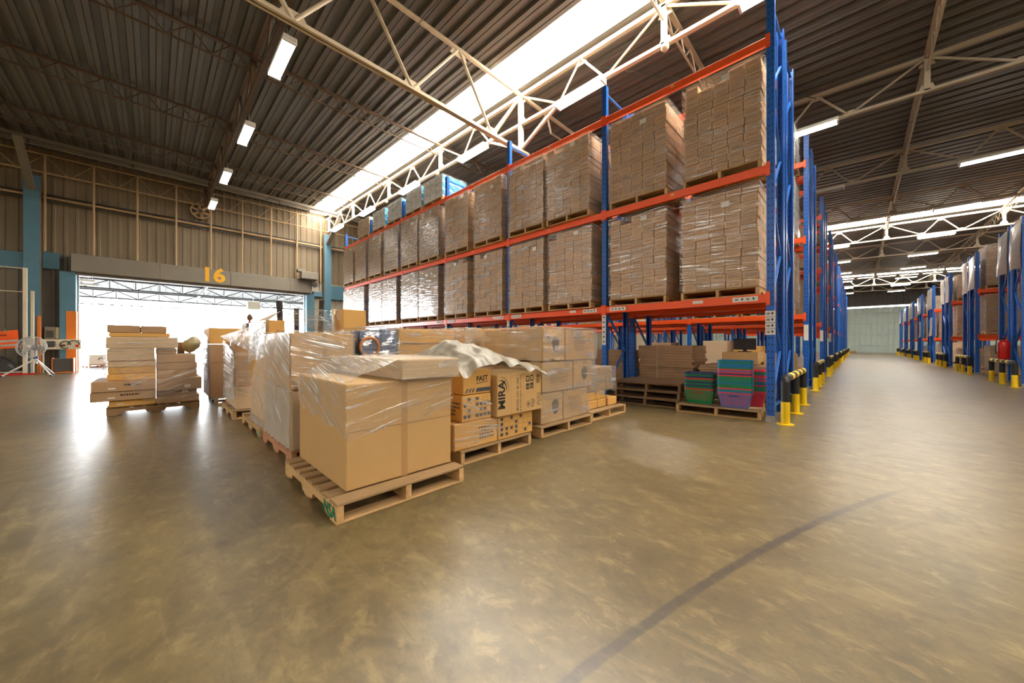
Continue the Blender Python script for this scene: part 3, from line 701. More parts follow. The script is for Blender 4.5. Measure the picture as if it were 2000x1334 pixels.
def conn_mesh(s):
    def f():
        m = MB(); m.box((-0.004 if s > 0 else -0.048, -0.031, -0.17), (0.048 if s > 0 else 0.004, -0.0255, 0.035)); m.box((0.0 - (0.004 if s > 0 else 0), -0.03, -0.17), (0.004 if s < 0 else 0.0, 0.03, 0.035))
        for z in (-0.13, -0.06, 0.0): m.lathe([(0.008, 0), (0.007, 0.006)], 6, Matrix.Translation((0.024 * s, -0.031, z)) @ Matrix.Rotation(PI / 2, 4, 'X'))
        return m.mesh('connector', RED)
    return cached(('conn', s), f)
def brace_mesh(dy, dz):
    def f():
        m = MB(); m.bar((0, 0, 0), (0, dy, dz), 0.035, 0.028); return fixn(m.mesh('brace', BLUEP))
    return cached(('br', round(dy, 3), round(dz, 3)), f)
def deck_mesh(ln):
    def f():
        m = MB(); m.box((-ln / 2, -0.07, -0.035), (ln / 2, 0.07, 0), ch=0.004); m.box((-ln / 2, -0.012, -0.05), (ln / 2, 0.012, -0.034)); return fixn(m.mesh('deck_plank', REDD))
    return cached(('deck', ln), f)
def rack(label, xe, y0, d, nb, dirn=-1, depth=1.0, levels=LEV, group='pallet racks', fine=True, face=-1, h=PH):
    """run of nb bays from the aisle end xe going dirn along X; face -1: open front toward -Y"""
    t = thing('pallet_rack', label, 'rack', (xe, y0, 0), 0, group)
    ln = BAY - 0.1
    for i in range(nb + 1):
        x = dirn * BAY * i
        ob('upright', post_mesh(h), t, (x, 0, 0.004)); ob('upright', post_mesh(h), t, (x, depth, 0.004), (0, 0, PI))
        ob('base_plate', foot_mesh(), t, (x, 0, 0)); ob('base_plate', foot_mesh(), t, (x, depth, 0), (0, 0, PI))
        a, b = 0.06, depth - 0.06; z = 0.25; k = 0
        while z + 0.8 < h - 0.1:
            if k % 2 == 0: ob('brace', brace_mesh(b - a, 0.8), t, (x, a, z))
            else: ob('brace', brace_mesh(a - b, 0.8), t, (x, b, z))
            z += 0.8; k += 1
        for z2 in (0.2, h - 0.12): ob('brace', brace_mesh(b - a, 0.0), t, (x, a, z2))
    for i in range(nb):
        xc = dirn * BAY * (i + 0.5)
        for lv, z in enumerate(levels):
            for yy, r in ((0.005, 0), (depth - 0.005, PI)):
                bm_ = ob('beam', beam_mesh(ln), t, (xc, yy, z), (0, 0, r))
                if fine or i == 0:
                    ob('connector', conn_mesh(1), bm_, (ln / 2, 0, 0)); ob('connector', conn_mesh(-1), bm_, (-ln / 2, 0, 0))
        nd = 6 if fine else 3
        for j in range(nd): ob('deck_plank', deck_mesh(ln), t, (xc, 0.11 + (depth - 0.22) * j / (nd - 1), levels[0] - 0.012))
    return t
RX = -0.94; RY = 6.5
rackA = rack('long blue and orange pallet rack facing the open floor with two full rows of cartons', RX, RY, 1, 6)
rackB = rack('blue and orange pallet rack standing back to back behind the loaded front rack', RX, 7.72, 1, 6)
LROW = [11.6, 16.9, 22.2, 27.5, 32.8, 38.1, 43.4, 48.7, 54.0]
RROW = [16.4, 21.7, 27.0, 32.3, 37.6, 42.9, 48.2, 53.5]
lab = lambda k, side, run: ('blue and orange rack, dock side, %s double row beyond the long rack, %s run' if side[0] == 'd' else 'blue and orange rack, banner side, %s double row counted from the extinguisher, %s run') % (ORD[k], run)
for i, yy in enumerate(LROW):
    k = i; nb = 4 if i < 3 else (2 if i < 5 else 1)
    rack(lab(k, 'dock side', 'front'), RX, yy, 1, nb, fine=i < 2); rack(lab(k, 'dock side', 'rear'), RX, yy + 1.22, 1, 3 if i < 3 else 1, fine=False)
RXR = 3.2; LEVR = (1.5, 3.2)
for i, yy in enumerate(RROW):
    k = i; nb = 2 if i < 5 else 1
    rack(lab(k, 'banner side', 'front'), RXR, yy, 1, nb, dirn=1, levels=LEVR, h=4.6, fine=i < 2); rack(lab(k, 'banner side', 'rear'), RXR, yy + 1.22, 1, nb, dirn=1, levels=LEVR, h=4.6, fine=False)

# plates and stickers on the near rack
def plate_mesh(w, h):
    def f():
        m = MB(); m.box((-w / 2, -0.004, -h / 2), (w / 2, 0.0, h / 2)); return m.mesh('label_plate', PAPER)
    return cached(('pl', w, h), f)
def sign_marks(parent, loc, n, w, h):
    m = MB()
    for i in range(n):
        x = -w / 2 + w * (i + 0.5) / n
        if i % 2: m.prism([(x - 0.018, 0.012), (x + 0.018, 0.012), (x, -0.02)], -0.0012, 0.0, Matrix.Rotation(PI / 2, 4, 'X'), 0); m.box((x - 0.006, -0.001, 0.01), (x + 0.006, 0, 0.024))
        else:
            for dx in (-0.014, 0.0, 0.014): m.box((x + dx - 0.004, -0.001, -0.016), (x + dx + 0.004, 0, 0.016))
    return ob('label_print', m.mesh('print', BLACKINK), parent, loc)
for i in range(0, 4):
    x = -BAY * i
    for (dx, s) in ((-0.32, -1),) if i == 0 else ((0.32, 1), (-0.32, -1)):
        p = ob('beam_label', plate_mesh(0.34, 0.075), rackA, (x + dx, -0.027, LEV[0] - 0.06)); sign_marks(p, (0, -0.0045, 0), 4, 0.3, 0.06)
for i in range(0, 3): ob('beam_label', plate_mesh(0.16, 0.05), rackA, (-BAY * i - 1.0 + (0.25 * i), -0.027, LEV[0] - 0.05))
p = None
for j in range(4):
    p = ob('location_plate', plate_mesh(0.125, 0.085), rackA, (0.0, -0.006, 1.62 - j * 0.092)); sign_marks(p, (0, -0.0045, 0), 2, 0.1, 0.06)
for i in range(1, 5):
    p = ob('location_strip', plate_mesh(0.085, 0.62), rackA, (-BAY * i, -0.004, 1.45))
    m = MB()
    for j in range(6): m.box((-0.02, -0.001, 0.24 - j * 0.1), (0.02, 0, 0.275 - j * 0.1)); m.box((-0.034, -0.001, 0.205 - j * 0.1), (0.034, 0, 0.209 - j * 0.1))
    ob('label_print', m.mesh('print', GREYINK), p, (0, -0.0045, 0))
for z in LEV[1:]:
    for i in range(4):
        m = MB(); m.box((-0.03, -0.004, -0.014), (0.03, 0, 0.014)); ob('beam_sticker', m.mesh('stk', plain('pale_green_sticker', (216, 216, 130), 0.5)), rackA, (-BAY * i - 1.42, -0.026, z - 0.05))
for r in [o for o in COL.objects if o.name.startswith('pallet_rack')][2:8]:
    ob('location_strip', plate_mesh(0.09, 0.4), r, (0, -0.004, 1.45))

# ------------------------------------------------------------------ wrapped carton loads
CW, CH, CD = 0.224, 0.122, 0.49
def carton_mesh(w=CW, h=CH, d=CD, mat=None, key='c'):
    def f():
        m = MB(); m.box((-w / 2 + 0.003, 0, 0.001), (w / 2 - 0.003, d, h - 0.002), ch=0.007, front='-y'); return fixn_uv(m.mesh('carton', mat or KRAFTP))
    return cached(('carton', key, w, h, d), f)
def fixn_uv(me):
    bm = bmesh.new(); bm.from_mesh(me); bmesh.ops.recalc_face_normals(bm, faces=bm.faces); bm.to_mesh(me); bm.free(); return me
def shell(w, d, h, seed, amp=0.012, nu=10, nv=14, sag=0.0, z0=0.0, mats=None, top=True, slant=0.06):
    """stretch film wrapped round a block centred on x, front at y=0; UVs in metres, slightly slanted"""
    m = MB(); o = 0.028
    def dis(x, y, z): return amp * nz(x + seed * 3.1, y - seed, z * 1.3, 7.0)
    loop = [(-w / 2 - o, -o), (w / 2 + o, -o), (w / 2 + o, d + o), (-w / 2 - o, d + o)]
    nr = [(0, -1), (1, 0), (0, 1), (-1, 0)]; ul = 0
    for s in range(4):
        a, b = loop[s], loop[(s + 1) % 4]; L = math.dist(a, b)
        def fn(u, v, a=a, b=b, s=s):
            x = a[0] + (b[0] - a[0]) * u; y = a[1] + (b[1] - a[1]) * u
            e = min(1, min(u, 1 - u) * 8); z = z0 + (h + o - z0) * v + (0.004 + 0.05 * abs(nz(x * 2, y * 2, seed, 2.0)) if v == 0 else 0)
            k = abs(dis(x, y, z)) * e; return (x + nr[s][0] * k, y + nr[s][1] * k, z)
        m.grid(fn, nu if s % 2 == 0 else nu - 2, nv, 0, lambda u, v, L=L, ul=ul: (ul + u * L, v * h + slant * u * L * (1 if seed % 2 else -1) + seed * 0.37))
        ul += L
    if top:
        m.grid(lambda u, v: (-w / 2 - o + (w + 2 * o) * u, -o + (d + 2 * o) * v, h + o + abs(dis(u, v, h)) * (1 if 0 < u < 1 and 0 < v < 1 else 0)), 6, 6, 0, lambda u, v: (u * w, v * d))
    return m.mesh('film', mats or FILM, True)
def carton_load(label, x, y, z, nz_=13, nx=5, d=1.0, rz=0.0, seed=0, fine=True, group='brown carton loads on the long rack', film=None, mat=None, w=None):
    t = thing('wrapped_carton_load', label, 'carton load', (x, y, z), rz, group)
    rr = random.Random(seed); W = nx * CW; me = carton_mesh(mat=mat, key='c' if mat is None else mat.name)
    short = {rr.randrange(nx) for _ in range(seed % 3)}
    if fine:
        for k in range(nz_):
            off = rr.uniform(-0.014, 0.014)
            for i in range(nx):
                xx = -W / 2 + CW * (i + 0.5) + off + rr.uniform(-0.004, 0.004)
                if k == nz_ - 1 and i in short: continue
                ob('carton', me, t, (xx, rr.uniform(-0.014, 0.008), k * CH), (0, 0, rr.uniform(-0.02, 0.02)))
                if i in (0, nx - 1) or k == nz_ - 1: ob('carton', me, t, (xx, CD + 0.012, k * CH))
    else:
        m = MB()
        for k in range(nz_):
            off = rr.uniform(-0.012, 0.012)
            for i in range(nx):
                xx = -W / 2 + CW * (i + 0.5) + off * 0.6; dy = rr.uniform(-0.008, 0.004)
                m.box((xx - CW / 2 + 0.002, dy, k * CH + 0.001), (xx + CW / 2 - 0.002, CD + dy, k * CH + CH - 0.001), front='-y')
                if i in (0, nx - 1) or k == nz_ - 1: m.box((xx - CW / 2 + 0.002, CD + 0.012, k * CH + 0.001), (xx + CW / 2 - 0.002, 2 * CD + 0.01, k * CH + CH - 0.001))
        o = ob('stacked_cartons', fixn_uv(m.mesh('cartons', mat or KRAFTP)), t); o['kind'] = 'stuff'
    ob('stretch_film', shell(W, 2 * CD + 0.01, nz_ * CH, seed + 1, mats=film), t)
    m = MB(); m.box((-0.06, -0.004, -0.045), (0.06, 0, 0.045)); ob('paper_label', m.mesh('lab', PAPER), t, (rr.uniform(-0.1, 0.35), -0.03, nz_ * CH - 0.1 - (0.12 if seed % 3 == 0 else 0)))
    return t
PXL = ([RX - s for s in (0.72, 2.11, 3.6, 4.88, 6.3, 7.69, 9.2, 10.48, 12.0, 13.27, 14.85, 16.06)], [RX - s for s in (0.69, 2.11, 3.64, 4.87, 6.27, 7.69, 9.22, 10.48, 11.9, 13.27, 14.75, 16.06)]); PX = PXL[1]
PZ = 0.14
for lv in (0, 1):
    for j, x in enumerate(PXL[lv]):
        row = ('lower', 'upper')[lv]; dx = R.uniform(-0.01, 0.01); dy = R.uniform(-0.03, 0.01) - (0.13 if j > 1 else 0.0)
        pallet(x + dx, RY + 0.52 + dy, LEV[lv] + 0.003, 'wooden pallet under the %s carton load from the aisle, %s beam level' % (ORD[j], row), PI / 2 + R.uniform(-0.012, 0.012), 'pallets on the long rack', L=1.0, W=1.14)
        carton_load('film-wrapped brown carton load on the %s beam level, %s from the aisle' % (row, ORD[j]), x + dx, RY + 0.04 + dy, LEV[lv] + PZ + 0.005, 13 if (lv or j % 3) else 13, 5, rz=R.uniform(-0.012, 0.012), seed=lv * 20 + j, fine=j < 7,
                    film=FILMT if j < 2 else (FILM if j < 6 else FILMH))

# blue and white carton loads on the top beams
def blue_mat():
    k = NT('cyan_printed_carton'); tc = k.n('ShaderNodeTexCoord')
    br = k.n('ShaderNodeTexBrick'); k.l(k.coord('Object', (1, 1, 1)), br.inputs['Vector'])
    v = k.noise(k.coord('Object', (1, 7, 13)), 1.0, 1); col = k.mix(k.math('GREATER_THAN', v, 0.56), lin(20, 160, 214), lin(226, 236, 240))
    k.base(col); k.rough(0.5); return k.m
def whiteblue_mat(name='white_blue_printed_carton', acc=(40, 90, 180), yel=False):
    k = NT(name); v = k.noise(k.coord('Object', (5, 5, 9)), 1.0, 2)
    col = k.mix(k.ramp(v, 0.6, 0.64), lin(244, 244, 242), lin(*acc))
    if yel:
        v2 = k.noise(k.coord('Object', (4, 4, 6), (0, 0, 0), (3, 5, 1)), 1.0, 1); col = k.mix(k.math('GREATER_THAN', v2, 0.6), col, lin(236, 200, 40))
    k.base(col); k.rough(0.5); return k.m
CYAN = blue_mat(); WBL = whiteblue_mat(); WBY = whiteblue_mat('blue_yellow_printed_carton', (30, 60, 150), True); WBC = whiteblue_mat('white_cyan_printed_carton', (120, 150, 200))
def block_load(label, x, y, z, nx, ny, nz_, w, d, h, mats, group, film=None, seed=0, name='wrapped_carton_load'):
    """block of nx*ny*nz cartons as individual parts (outer ones only); mats: (front, side)"""
    t = thing(name, label, 'carton load', (x, y, z), 0, group); cw, cdp, chh = w / nx, d / ny, h / nz_
    def f():
        m = MB(); m.box((-cw / 2 + 0.002, -cdp / 2 + 0.002, 0.001), (cw / 2 - 0.002, cdp / 2 - 0.002, chh - 0.001), ch=0.006, mats=[1, 1, 0, 0, 0, 0]); return fixn_uv(m.mesh('carton', list(mats)))
    me = cached(('blk', cw, cdp, chh, mats[0].name, mats[1].name), f); rr = random.Random(seed)
    for i in range(nx):
        for j in range(ny):
            for k in range(nz_):
                if i in (0, nx - 1) or j == 0 or k == nz_ - 1: ob('carton', me, t, (-w / 2 + cw * (i + 0.5) + rr.uniform(-.004, .004), cdp * (j + 0.5), k * chh))
    ob('stretch_film', shell(w, d, h, seed, mats=film or FILMT), t)
    return t
for q, j in enumerate((6, 7, 8, 9)):
    pallet(PX[j], RY + 0.52, LEV[2] + 0.003, 'wooden pallet on the top beams under the %s blue and white load' % ORD[q], PI / 2, 'pallets on the top beams', L=1.0, W=1.14)
    block_load('white and cyan carton load on the top beams, %s from the aisle' % ORD[q], PX[j], RY + 0.06, LEV[2] + PZ + 0.005, 3, 3, 3, 1.1, 0.98, 0.72, (WBC, CYAN), 'blue and white loads on the top beams', seed=q)
pallet(PX[10], RY + 0.52, LEV[2] + 0.003, 'wooden pallet on the top beams under the plain tan load', PI / 2, None, L=1.0, W=1.14)
block_load('plain tan carton load at the dock end of the top beams', PX[10], RY + 0.06, LEV[2] + PZ + 0.005, 2, 2, 2, 1.1, 0.98, 0.74, (KRAFTL, KRAFTL), None, seed=9)

# loads on the second aisle row seen past the rack end, and slivers in the rows beyond
def genload(i, yy, side, x, lv, mats, labk, nx=3, ny=2, nz_=5, h=1.3, film=None):
    LV = LEV if side < 0 else LEVR
    pallet(x, yy + 0.5, LV[lv] + 0.003, 'pallet under %s' % labk, PI / 2, 'pallets in the aisle racks', L=1.0, W=1.2)
    return block_load(labk, x, yy + 0.04, LV[lv] + PZ + 0.005, nx, ny, nz_, 1.16, 0.94, h, mats, 'loads beside the aisle', film, seed=i + lv)
kinds = {(0, 2): ((WBL, WBL), 'white blue-print load'), (0, 1): ((WBY, WBY), 'blue-yellow printed load'), (0, 0): ((KRAFT, KRAFT), 'plain kraft load')}
LEVN = ('first', 'second', 'third')
for i, yy in enumerate(LROW[:5]):
    for lv in range(3):
        if i > 0 and lv == 2 and i % 2: continue
        mats, nm = kinds.get((0, lv)) if i == 0 else ((KRAFTB, KRAFTB), 'brown wrapped load')
        genload(i, yy, -1, RX - 0.82, lv, mats, '%s, %s beams, dock side, %s row beyond the long rack' % (nm, LEVN[lv], ORD[i]), h=1.45 if lv < 2 else 0.95, nz_=6 if lv < 2 else 4)
genload(7, 7.72, -1, RX - 0.85, 0, (KRAFT, KRAFTO), 'kraft load on the first beams just behind the front rack end', h=1.0, nz_=4)
genload(8, 11.6, -1, RX - 2.08, 0, (KRAFT, KRAFT), 'kraft load second from the aisle on the first beams, second double row', h=1.3)
for i, yy in enumerate(RROW[:7]):
    for lv in range(2):
        for q in range(2 if i < 4 else 1):
            if (i, lv, q) in ((1, 1, 1), (3, 1, 0)): continue
            tall = 1.35 if lv == 0 else (1.5 if i in (0, 1, 3) else 1.1)
            genload(i * 3 + q, yy + (1.22 if i == 0 else 0), 1, RXR + 0.78 + q * 1.34, lv, (KRAFTB, KRAFTB) if (i + q) % 2 else (KRAFTL, KRAFT),
                    'wrapped load, %s beams, banner side, %s row from the extinguisher, %s from aisle' % (LEVN[lv], ORD[i], ORD[q]), h=tall, nz_=6, film=FILM)
    if i < 6:
        pallet(RXR + 0.85, yy + 0.5, 0.0, 'floor pallet in the banner side rack, %s row from the extinguisher' % ORD[i], PI / 2, 'floor pallets in the bannered racks', L=1.0, W=1.2)
        block_load('pale floor load in the banner side rack, %s row from the extinguisher' % ORD[i], RXR + 0.85, yy + 0.04, 0.14, 3, 2, 5, 1.1, 0.92, 1.1 - 0.15 * (i % 3), (KRAFTL, KRAFT), 'floor loads in the bannered racks', seed=i)

# ------------------------------------------------------------------ guard rails
def guard_parts():
    def post():
        m = MB(); m.lathe([(0.105, 0.0), (0.105, 0.012), (0.055, 0.014), (0.055, 0.33)], 18, mi=0); m.lathe([(0.0555, 0.33), (0.0555, 0.62)], 18, mi=1); return m.mesh('post', [YEL, BLK], False)
    def rail():
        L = 2.3; pts = [(0, 0, 0.56)]; r = 0.1
        for a in range(0, 7): g = a / 6 * PI / 2; pts.append((0, r - r * math.cos(g), 0.56 + r * math.sin(g)))
        n = 16
        for a in range(1, n): pts.append((0, r + (L - 2 * r) * a / n, 0.66))
        for a in range(0, 7): g = a / 6 * PI / 2; pts.append((0, L - r + r * math.sin(g), 0.56 + r * math.cos(g)))
        pts.append((0, L, 0.56)); m = MB()
        m.path(pts, 0.056, 16, mif=lambda i: 1 if (i < 8 or i >= len(pts) - 9) else (0 if (i // 2) % 2 == 0 else 1)); return m.mesh('rail', [YEL, BLK], True)
    me = cached('gpost', post)
    return me, cached('grail', rail)
def guard(x, y, label, group):
    t = thing('guard_rail', label, 'guard rail', (x, y, 0), 0, group); p, r = guard_parts()
    for dy in (0, 1.15, 2.3): ob('post', p, t, (0, dy, 0))
    ob('rail', r, t); return t
guard(-0.75, 6.4, 'yellow and black guard rail with scuffed post at the end of the long loaded rack', 'guard rails beside the aisle')
for i, yy in enumerate(LROW): guard(-0.75, yy - 0.1, 'yellow and black guard rail, dock side of the aisle, %s beyond the scuffed one' % ORD[i], 'guard rails beside the aisle')
for i, yy in enumerate(RROW): guard(2.98, yy - 0.3, 'yellow and black guard rail below the banners, %s counted from the extinguisher' % ORD[i], 'guard rails beside the aisle')

# banners on the rack ends and a fire extinguisher
def banner_mat():
    k = NT('printed_banner'); tc = k.n('ShaderNodeTexCoord'); sx = k.n('ShaderNodeSeparateXYZ'); k.l(tc.outputs['UV'], sx.inputs[0])
    n1 = k.noise(k.coord('UV', (22, 6, 1)), 1.0, 1); n2 = k.noise(k.coord('UV', (26, 2.2, 1)), 1.0, 1)
    low = k.math('LESS_THAN', sx.outputs[1], 0.45)
    col = k.mix(k.math('MULTIPLY', k.math('MULTIPLY', k.math('GREATER_THAN', n1, 0.58), low), 0.4), lin(204, 196, 184), lin(190, 110, 104))
    col = k.mix(k.math('MULTIPLY', k.math('MULTIPLY', k.math('GREATER_THAN', n2, 0.58), k.math('SUBTRACT', 1.0, low)), 0.3), col, lin(150, 116, 112))
    k.base(col); k.rough(0.22); return k.m
BAN = banner_mat()
def banner_mesh(w, h, seed):
    m = MB(); f = lambda u, v, o: (o - 0.03 * (1 + math.sin(v * 4 + seed)) * (0.25 + 0.75 * math.sin(PI * u)) - 0.02 * math.sin(PI * u) * (1 + math.sin(u * 3.2 + v * 2.5)), w * u, h * v + 0.03 * math.sin(u * PI + seed))
    m.grid(lambda u, v: f(u, v, 0), 8, 10); m.grid(lambda u, v: f(1 - u, v, 0.003), 8, 10, 0, lambda u, v: (1 - u, v)); return m.mesh('banner_sheet', BAN, True)
for i, yy in enumerate(RROW):
    for j in range(2):
        tag(ob('banner', banner_mesh(0.98, 1.25, i * 2 + j), None, (RXR - 0.068, yy + 0.0 + j * 1.22, 3.2)), 'white glossy banner on the rack end, %s row from the extinguisher, %s sheet' % (ORD[i], ('front', 'rear')[j]), 'banner', 'banners on the rack ends')
for i in (3, 4):
    tag(ob('banner', banner_mesh(0.98, 1.1, 5 + i), None, (RXR - 0.068, RROW[i] + 0.0, 1.6)), 'plain white hanging sheet low on the rack end, %s row from the extinguisher' % ORD[i], 'banner')
fe = thing('fire_extinguisher', 'red fire extinguisher hung on the upright above the guard rail', 'fire extinguisher', (3.02, 17.32, 0.72), 0)
REDX = plain('red_extinguisher_paint', (200, 26, 24), 0.3, 0, 0.06, 5)
m = MB(); m.lathe([(0.1, 0), (0.115, 0.02), (0.115, 0.46), (0.09, 0.53), (0.035, 0.56)], 18); ob('cylinder_body', m.mesh('body', REDX, True), fe)
m = MB(); m.lathe([(0.03, 0.56), (0.035, 0.62)], 10); m.box((-0.02, -0.1, 0.61), (0.02, 0.06, 0.635)); m.box((-0.02, -0.11, 0.66), (0.02, 0.02, 0.68)); ob('valve', m.mesh('valve', BLK), fe)
m = MB(); m.path([(-0.03, 0.03, 0.6), (-0.12, 0.05, 0.55), (-0.135, 0.05, 0.3), (-0.13, 0.03, 0.15)], 0.012, 6); ob('hose', m.mesh('hose', BLK, True), fe)
m = MB(); m.box((-0.118, -0.06, 0.2), (-0.1165, 0.06, 0.38)); ob('label', m.mesh('lbl', PAPER), fe)
m = MB(); m.box((0.07, -0.03, 0.3), (0.128, 0.03, 0.42)); ob('wall_hook', m.mesh('hook', DARKST), fe)
# ------------------------------------------------------------------ floor goods
def cbox(label, x0, x1, y0, y1, z0, z1, mat=None, tape='x', group=None, ch=0.008, rz=0.0, bulge=0.0, seams=True, name='cardboard_box', cat='box'):
    """closed carton: body, packing tape over the top and down the sides, flap seams on the +X face"""
    mat = mat or KRAFT; cx, cy = (x0 + x1) / 2, (y0 + y1) / 2; a, b, h = (x1 - x0) / 2, (y1 - y0) / 2, z1 - z0
    t = thing(name, label, cat, (cx, cy, z0), rz, group)
    if bulge:
        def P(s, u, v):
            k = bulge * math.sin(PI * u) * math.sin(PI * v)
            return {0: (a + k, -b + 2 * b * u, h * v), 1: (-a - k, b - 2 * b * u, h * v), 2: (-a + 2 * a * u, -b - k, h * v), 3: (a - 2 * a * u, b + k, h * v), 4: (-a + 2 * a * u, -b + 2 * b * v, h + k * 0.5), 5: (-a + 2 * a * u, b - 2 * b * v, 0)}[s]
        m = MB()
        for s in range(6): m.grid(lambda u, v, s=s: P(s, u, v), 6, 6)
        me = fixn(m.mesh('body', mat))
    else:
        m = MB(); m.box((-a, -b, 0), (a, b, h), ch=ch); me = fixn(m.mesh('body', mat))
    ob('body', me, t)
    if tape:
        w = 0.024; e = 0.0012; m = MB()
        if tape == 'x':
            m.box((-a - e, -w, h), (a + e, w, h + e)); m.box((a, -w, h * 0.55), (a + e, w, h + e)); m.box((-a - e, -w, h * 0.6), (-a, w, h + e))
        else:
            m.box((-w, -b - e, h), (w, b + e, h + e)); m.box((-w, -b - e, h * 0.6), (w, -b, h + e))
        if bulge < 0.01: ob('packing_tape', m.mesh('tape', TAPE), t)
    return t
def patch_mesh(mb, P00, P10, P11, P01, nu=14, nv=8, amp=0.012, seed=0.0, ragged=0.0, sl=0.0, nrm=None):
    P00, P10, P11, P01 = map(Vector, (P00, P10, P11, P01)); n = nrm or (P10 - P00).cross(P01 - P00).normalized()
    n = Vector(n).normalized(); Lu = (P10 - P00).length; Lv = (P01 - P00).length
    def fn(u, v):
        p = P00.lerp(P10, u).lerp(P01.lerp(P11, u), v)
        d = abs(nz(p.x * 4 + seed, p.y * 4, p.z * 9) * 1.0 + 0.5 * nz(p.x * 13, p.y * 13 + seed, p.z * 17)) * amp + 0.004
        if ragged and v == 0: p = p + (P01 - P00).normalized() * (ragged * nz(u * 6 * Lu + seed, seed, 1.7))
        return p + n * d
    mb.grid(fn, nu, nv, 0, lambda u, v: (u * Lu, v * Lv + sl * u * Lu + seed)); return mb
def film_thing(label, patches, mat=None, name='stretch_film', loc=(0, 0, 0)):
    mb = MB()
    for p in patches: patch_mesh(mb, *p[0], **p[1])
    o = ob(name, mb.mesh('film', mat or FILM, True)); return tag(o, label, 'plastic film')

# --- pallet A: big plain box with a flat slab box on top
PA = pallet(-3.005, 1.33, 0, 'wooden pallet with green painted letters on its corner, under the big plain box', 0.0)
text_items([('NSA', 0, 0, 0.122, 0.0, 'LEFT', 0.98, 0.002)], plain('green_marker_paint', (24, 140, 100), 0.6, 0, 0.2, 20), 'painted_letters', PA, (0.385, -0.5125, 0.026), ROT_NY)
PAL.clear()
A = cbox('big plain tan cardboard box, half covered in film, on the front pallet', -3.62, -2.52, 0.93, 1.81, 0.142, 0.885, KRAFT, None)
m = MB(); m.box((0.55, -0.025, 0.0), (0.5516, 0.025, 0.743)); m.box((-0.55, -0.025, 0.743), (0.5516, 0.025, 0.7445)); ob('packing_tape', m.mesh('tape', TAPE), A)
m = MB(); m.box((0.5502, -0.44, 0.405), (0.5512, 0.44, 0.408)); ob('flap_seam', m.mesh('seam', GREYINK), A)
S = cbox('flat oblong tan box lying under film on the big plain box', -3.72, -2.47, 1.32, 1.86, 0.89, 1.045, KRAFTL, None, rz=0.0)
m = MB(); m.box((0.6252, 0.06, 0.085), (0.6262, 0.13, 0.115)); ob('paper_label', m.mesh('lb', PAPER), S)
F2 = film_thing('clear stretch film pulled over the big plain box and the slab on it', [
    (((-3.63, 0.925, 0.64), (-2.512, 0.925, 0.52), (-2.512, 0.925, 0.89), (-3.63, 0.925, 0.89)), dict(nu=22, nv=8, amp=0.008, ragged=0.05, sl=0.3, nrm=(0, -1, 0), seed=1)),
    (((-2.513, 0.925, 0.50), (-2.513, 1.815, 0.62), (-2.513, 1.815, 0.885), (-2.513, 0.925, 0.885)), dict(nu=18, nv=8, amp=0.008, ragged=0.05, sl=-0.15, nrm=(1, 0, 0), seed=2)),
    (((-3.63, 0.925, 0.89), (-2.512, 0.925, 0.89), (-2.47, 1.315, 1.05), (-3.72, 1.315, 1.05)), dict(nu=18, nv=8, amp=0.014, nrm=(0, -0.4, 1), seed=3, sl=0.2)),
    (((-2.465, 1.315, 0.888), (-2.465, 1.865, 0.888), (-2.465, 1.865, 1.05), (-2.465, 1.315, 1.05)), dict(nu=10, nv=4, amp=0.006, nrm=(1, 0, 0), seed=4)),
    (((-3.72, 1.315, 1.048), (-2.465, 1.315, 1.048), (-2.465, 1.865, 1.048), (-3.72, 1.865, 1.048)), dict(nu=14, nv=6, amp=0.012, nrm=(0, 0, 1), seed=5)),
    (((-3.72, 1.312, 0.89), (-2.465, 1.312, 0.89), (-2.465, 1.312, 1.05), (-3.72, 1.312, 1.05)), dict(nu=16, nv=4, amp=0.006, nrm=(0, -1, 0), seed=6, sl=0.2)),
], FILM)
# --- pallet B: printed cartons, fan carton, grey plastic sheet
pallet(-3.32, 2.55, 0, 'wooden pallet carrying the printed cartons beside the big plain box', 0.01)
def print_checks(t, x, y0, y1, z0, z1, seed):
    """rows of small shield marks in a faint grid on the +X face (local x = x)"""
    rr = random.Random(seed); m = MB(); g = MB(); nc = 7; nr_ = 4; w = (y1 - y0) / nc; h = (z1 - z0) / nr_
    for i in range(nc):
        for j in range(nr_):
            yy, zz = y0 + w * (i + 0.5), z0 + h * (j + 0.5)
            if rr.random() < 0.42:
                s = min(w, h) * 0.36
                m.face([(x, yy - s, zz + s), (x, yy + s, zz + s), (x, yy + s, zz - s * 0.3), (x, yy, zz - s), (x, yy - s, zz - s * 0.3)][::-1])
    for i in range(1, nc): g.face([(x, y0 + w * i - 0.001, z0), (x, y0 + w * i + 0.001, z0), (x, y0 + w * i + 0.001, z1), (x, y0 + w * i - 0.001, z1)])
    for j in range(1, nr_): g.face([(x, y0, z0 + h * j - 0.001), (x, y1, z0 + h * j - 0.001), (x, y1, z0 + h * j + 0.001), (x, y0, z0 + h * j + 0.001)])
    ob('shield_print', m.mesh('sp', plain('slate_ink', (74, 76, 84), 0.7)), t); ob('grid_print', g.mesh('gp', GREYINK), t)
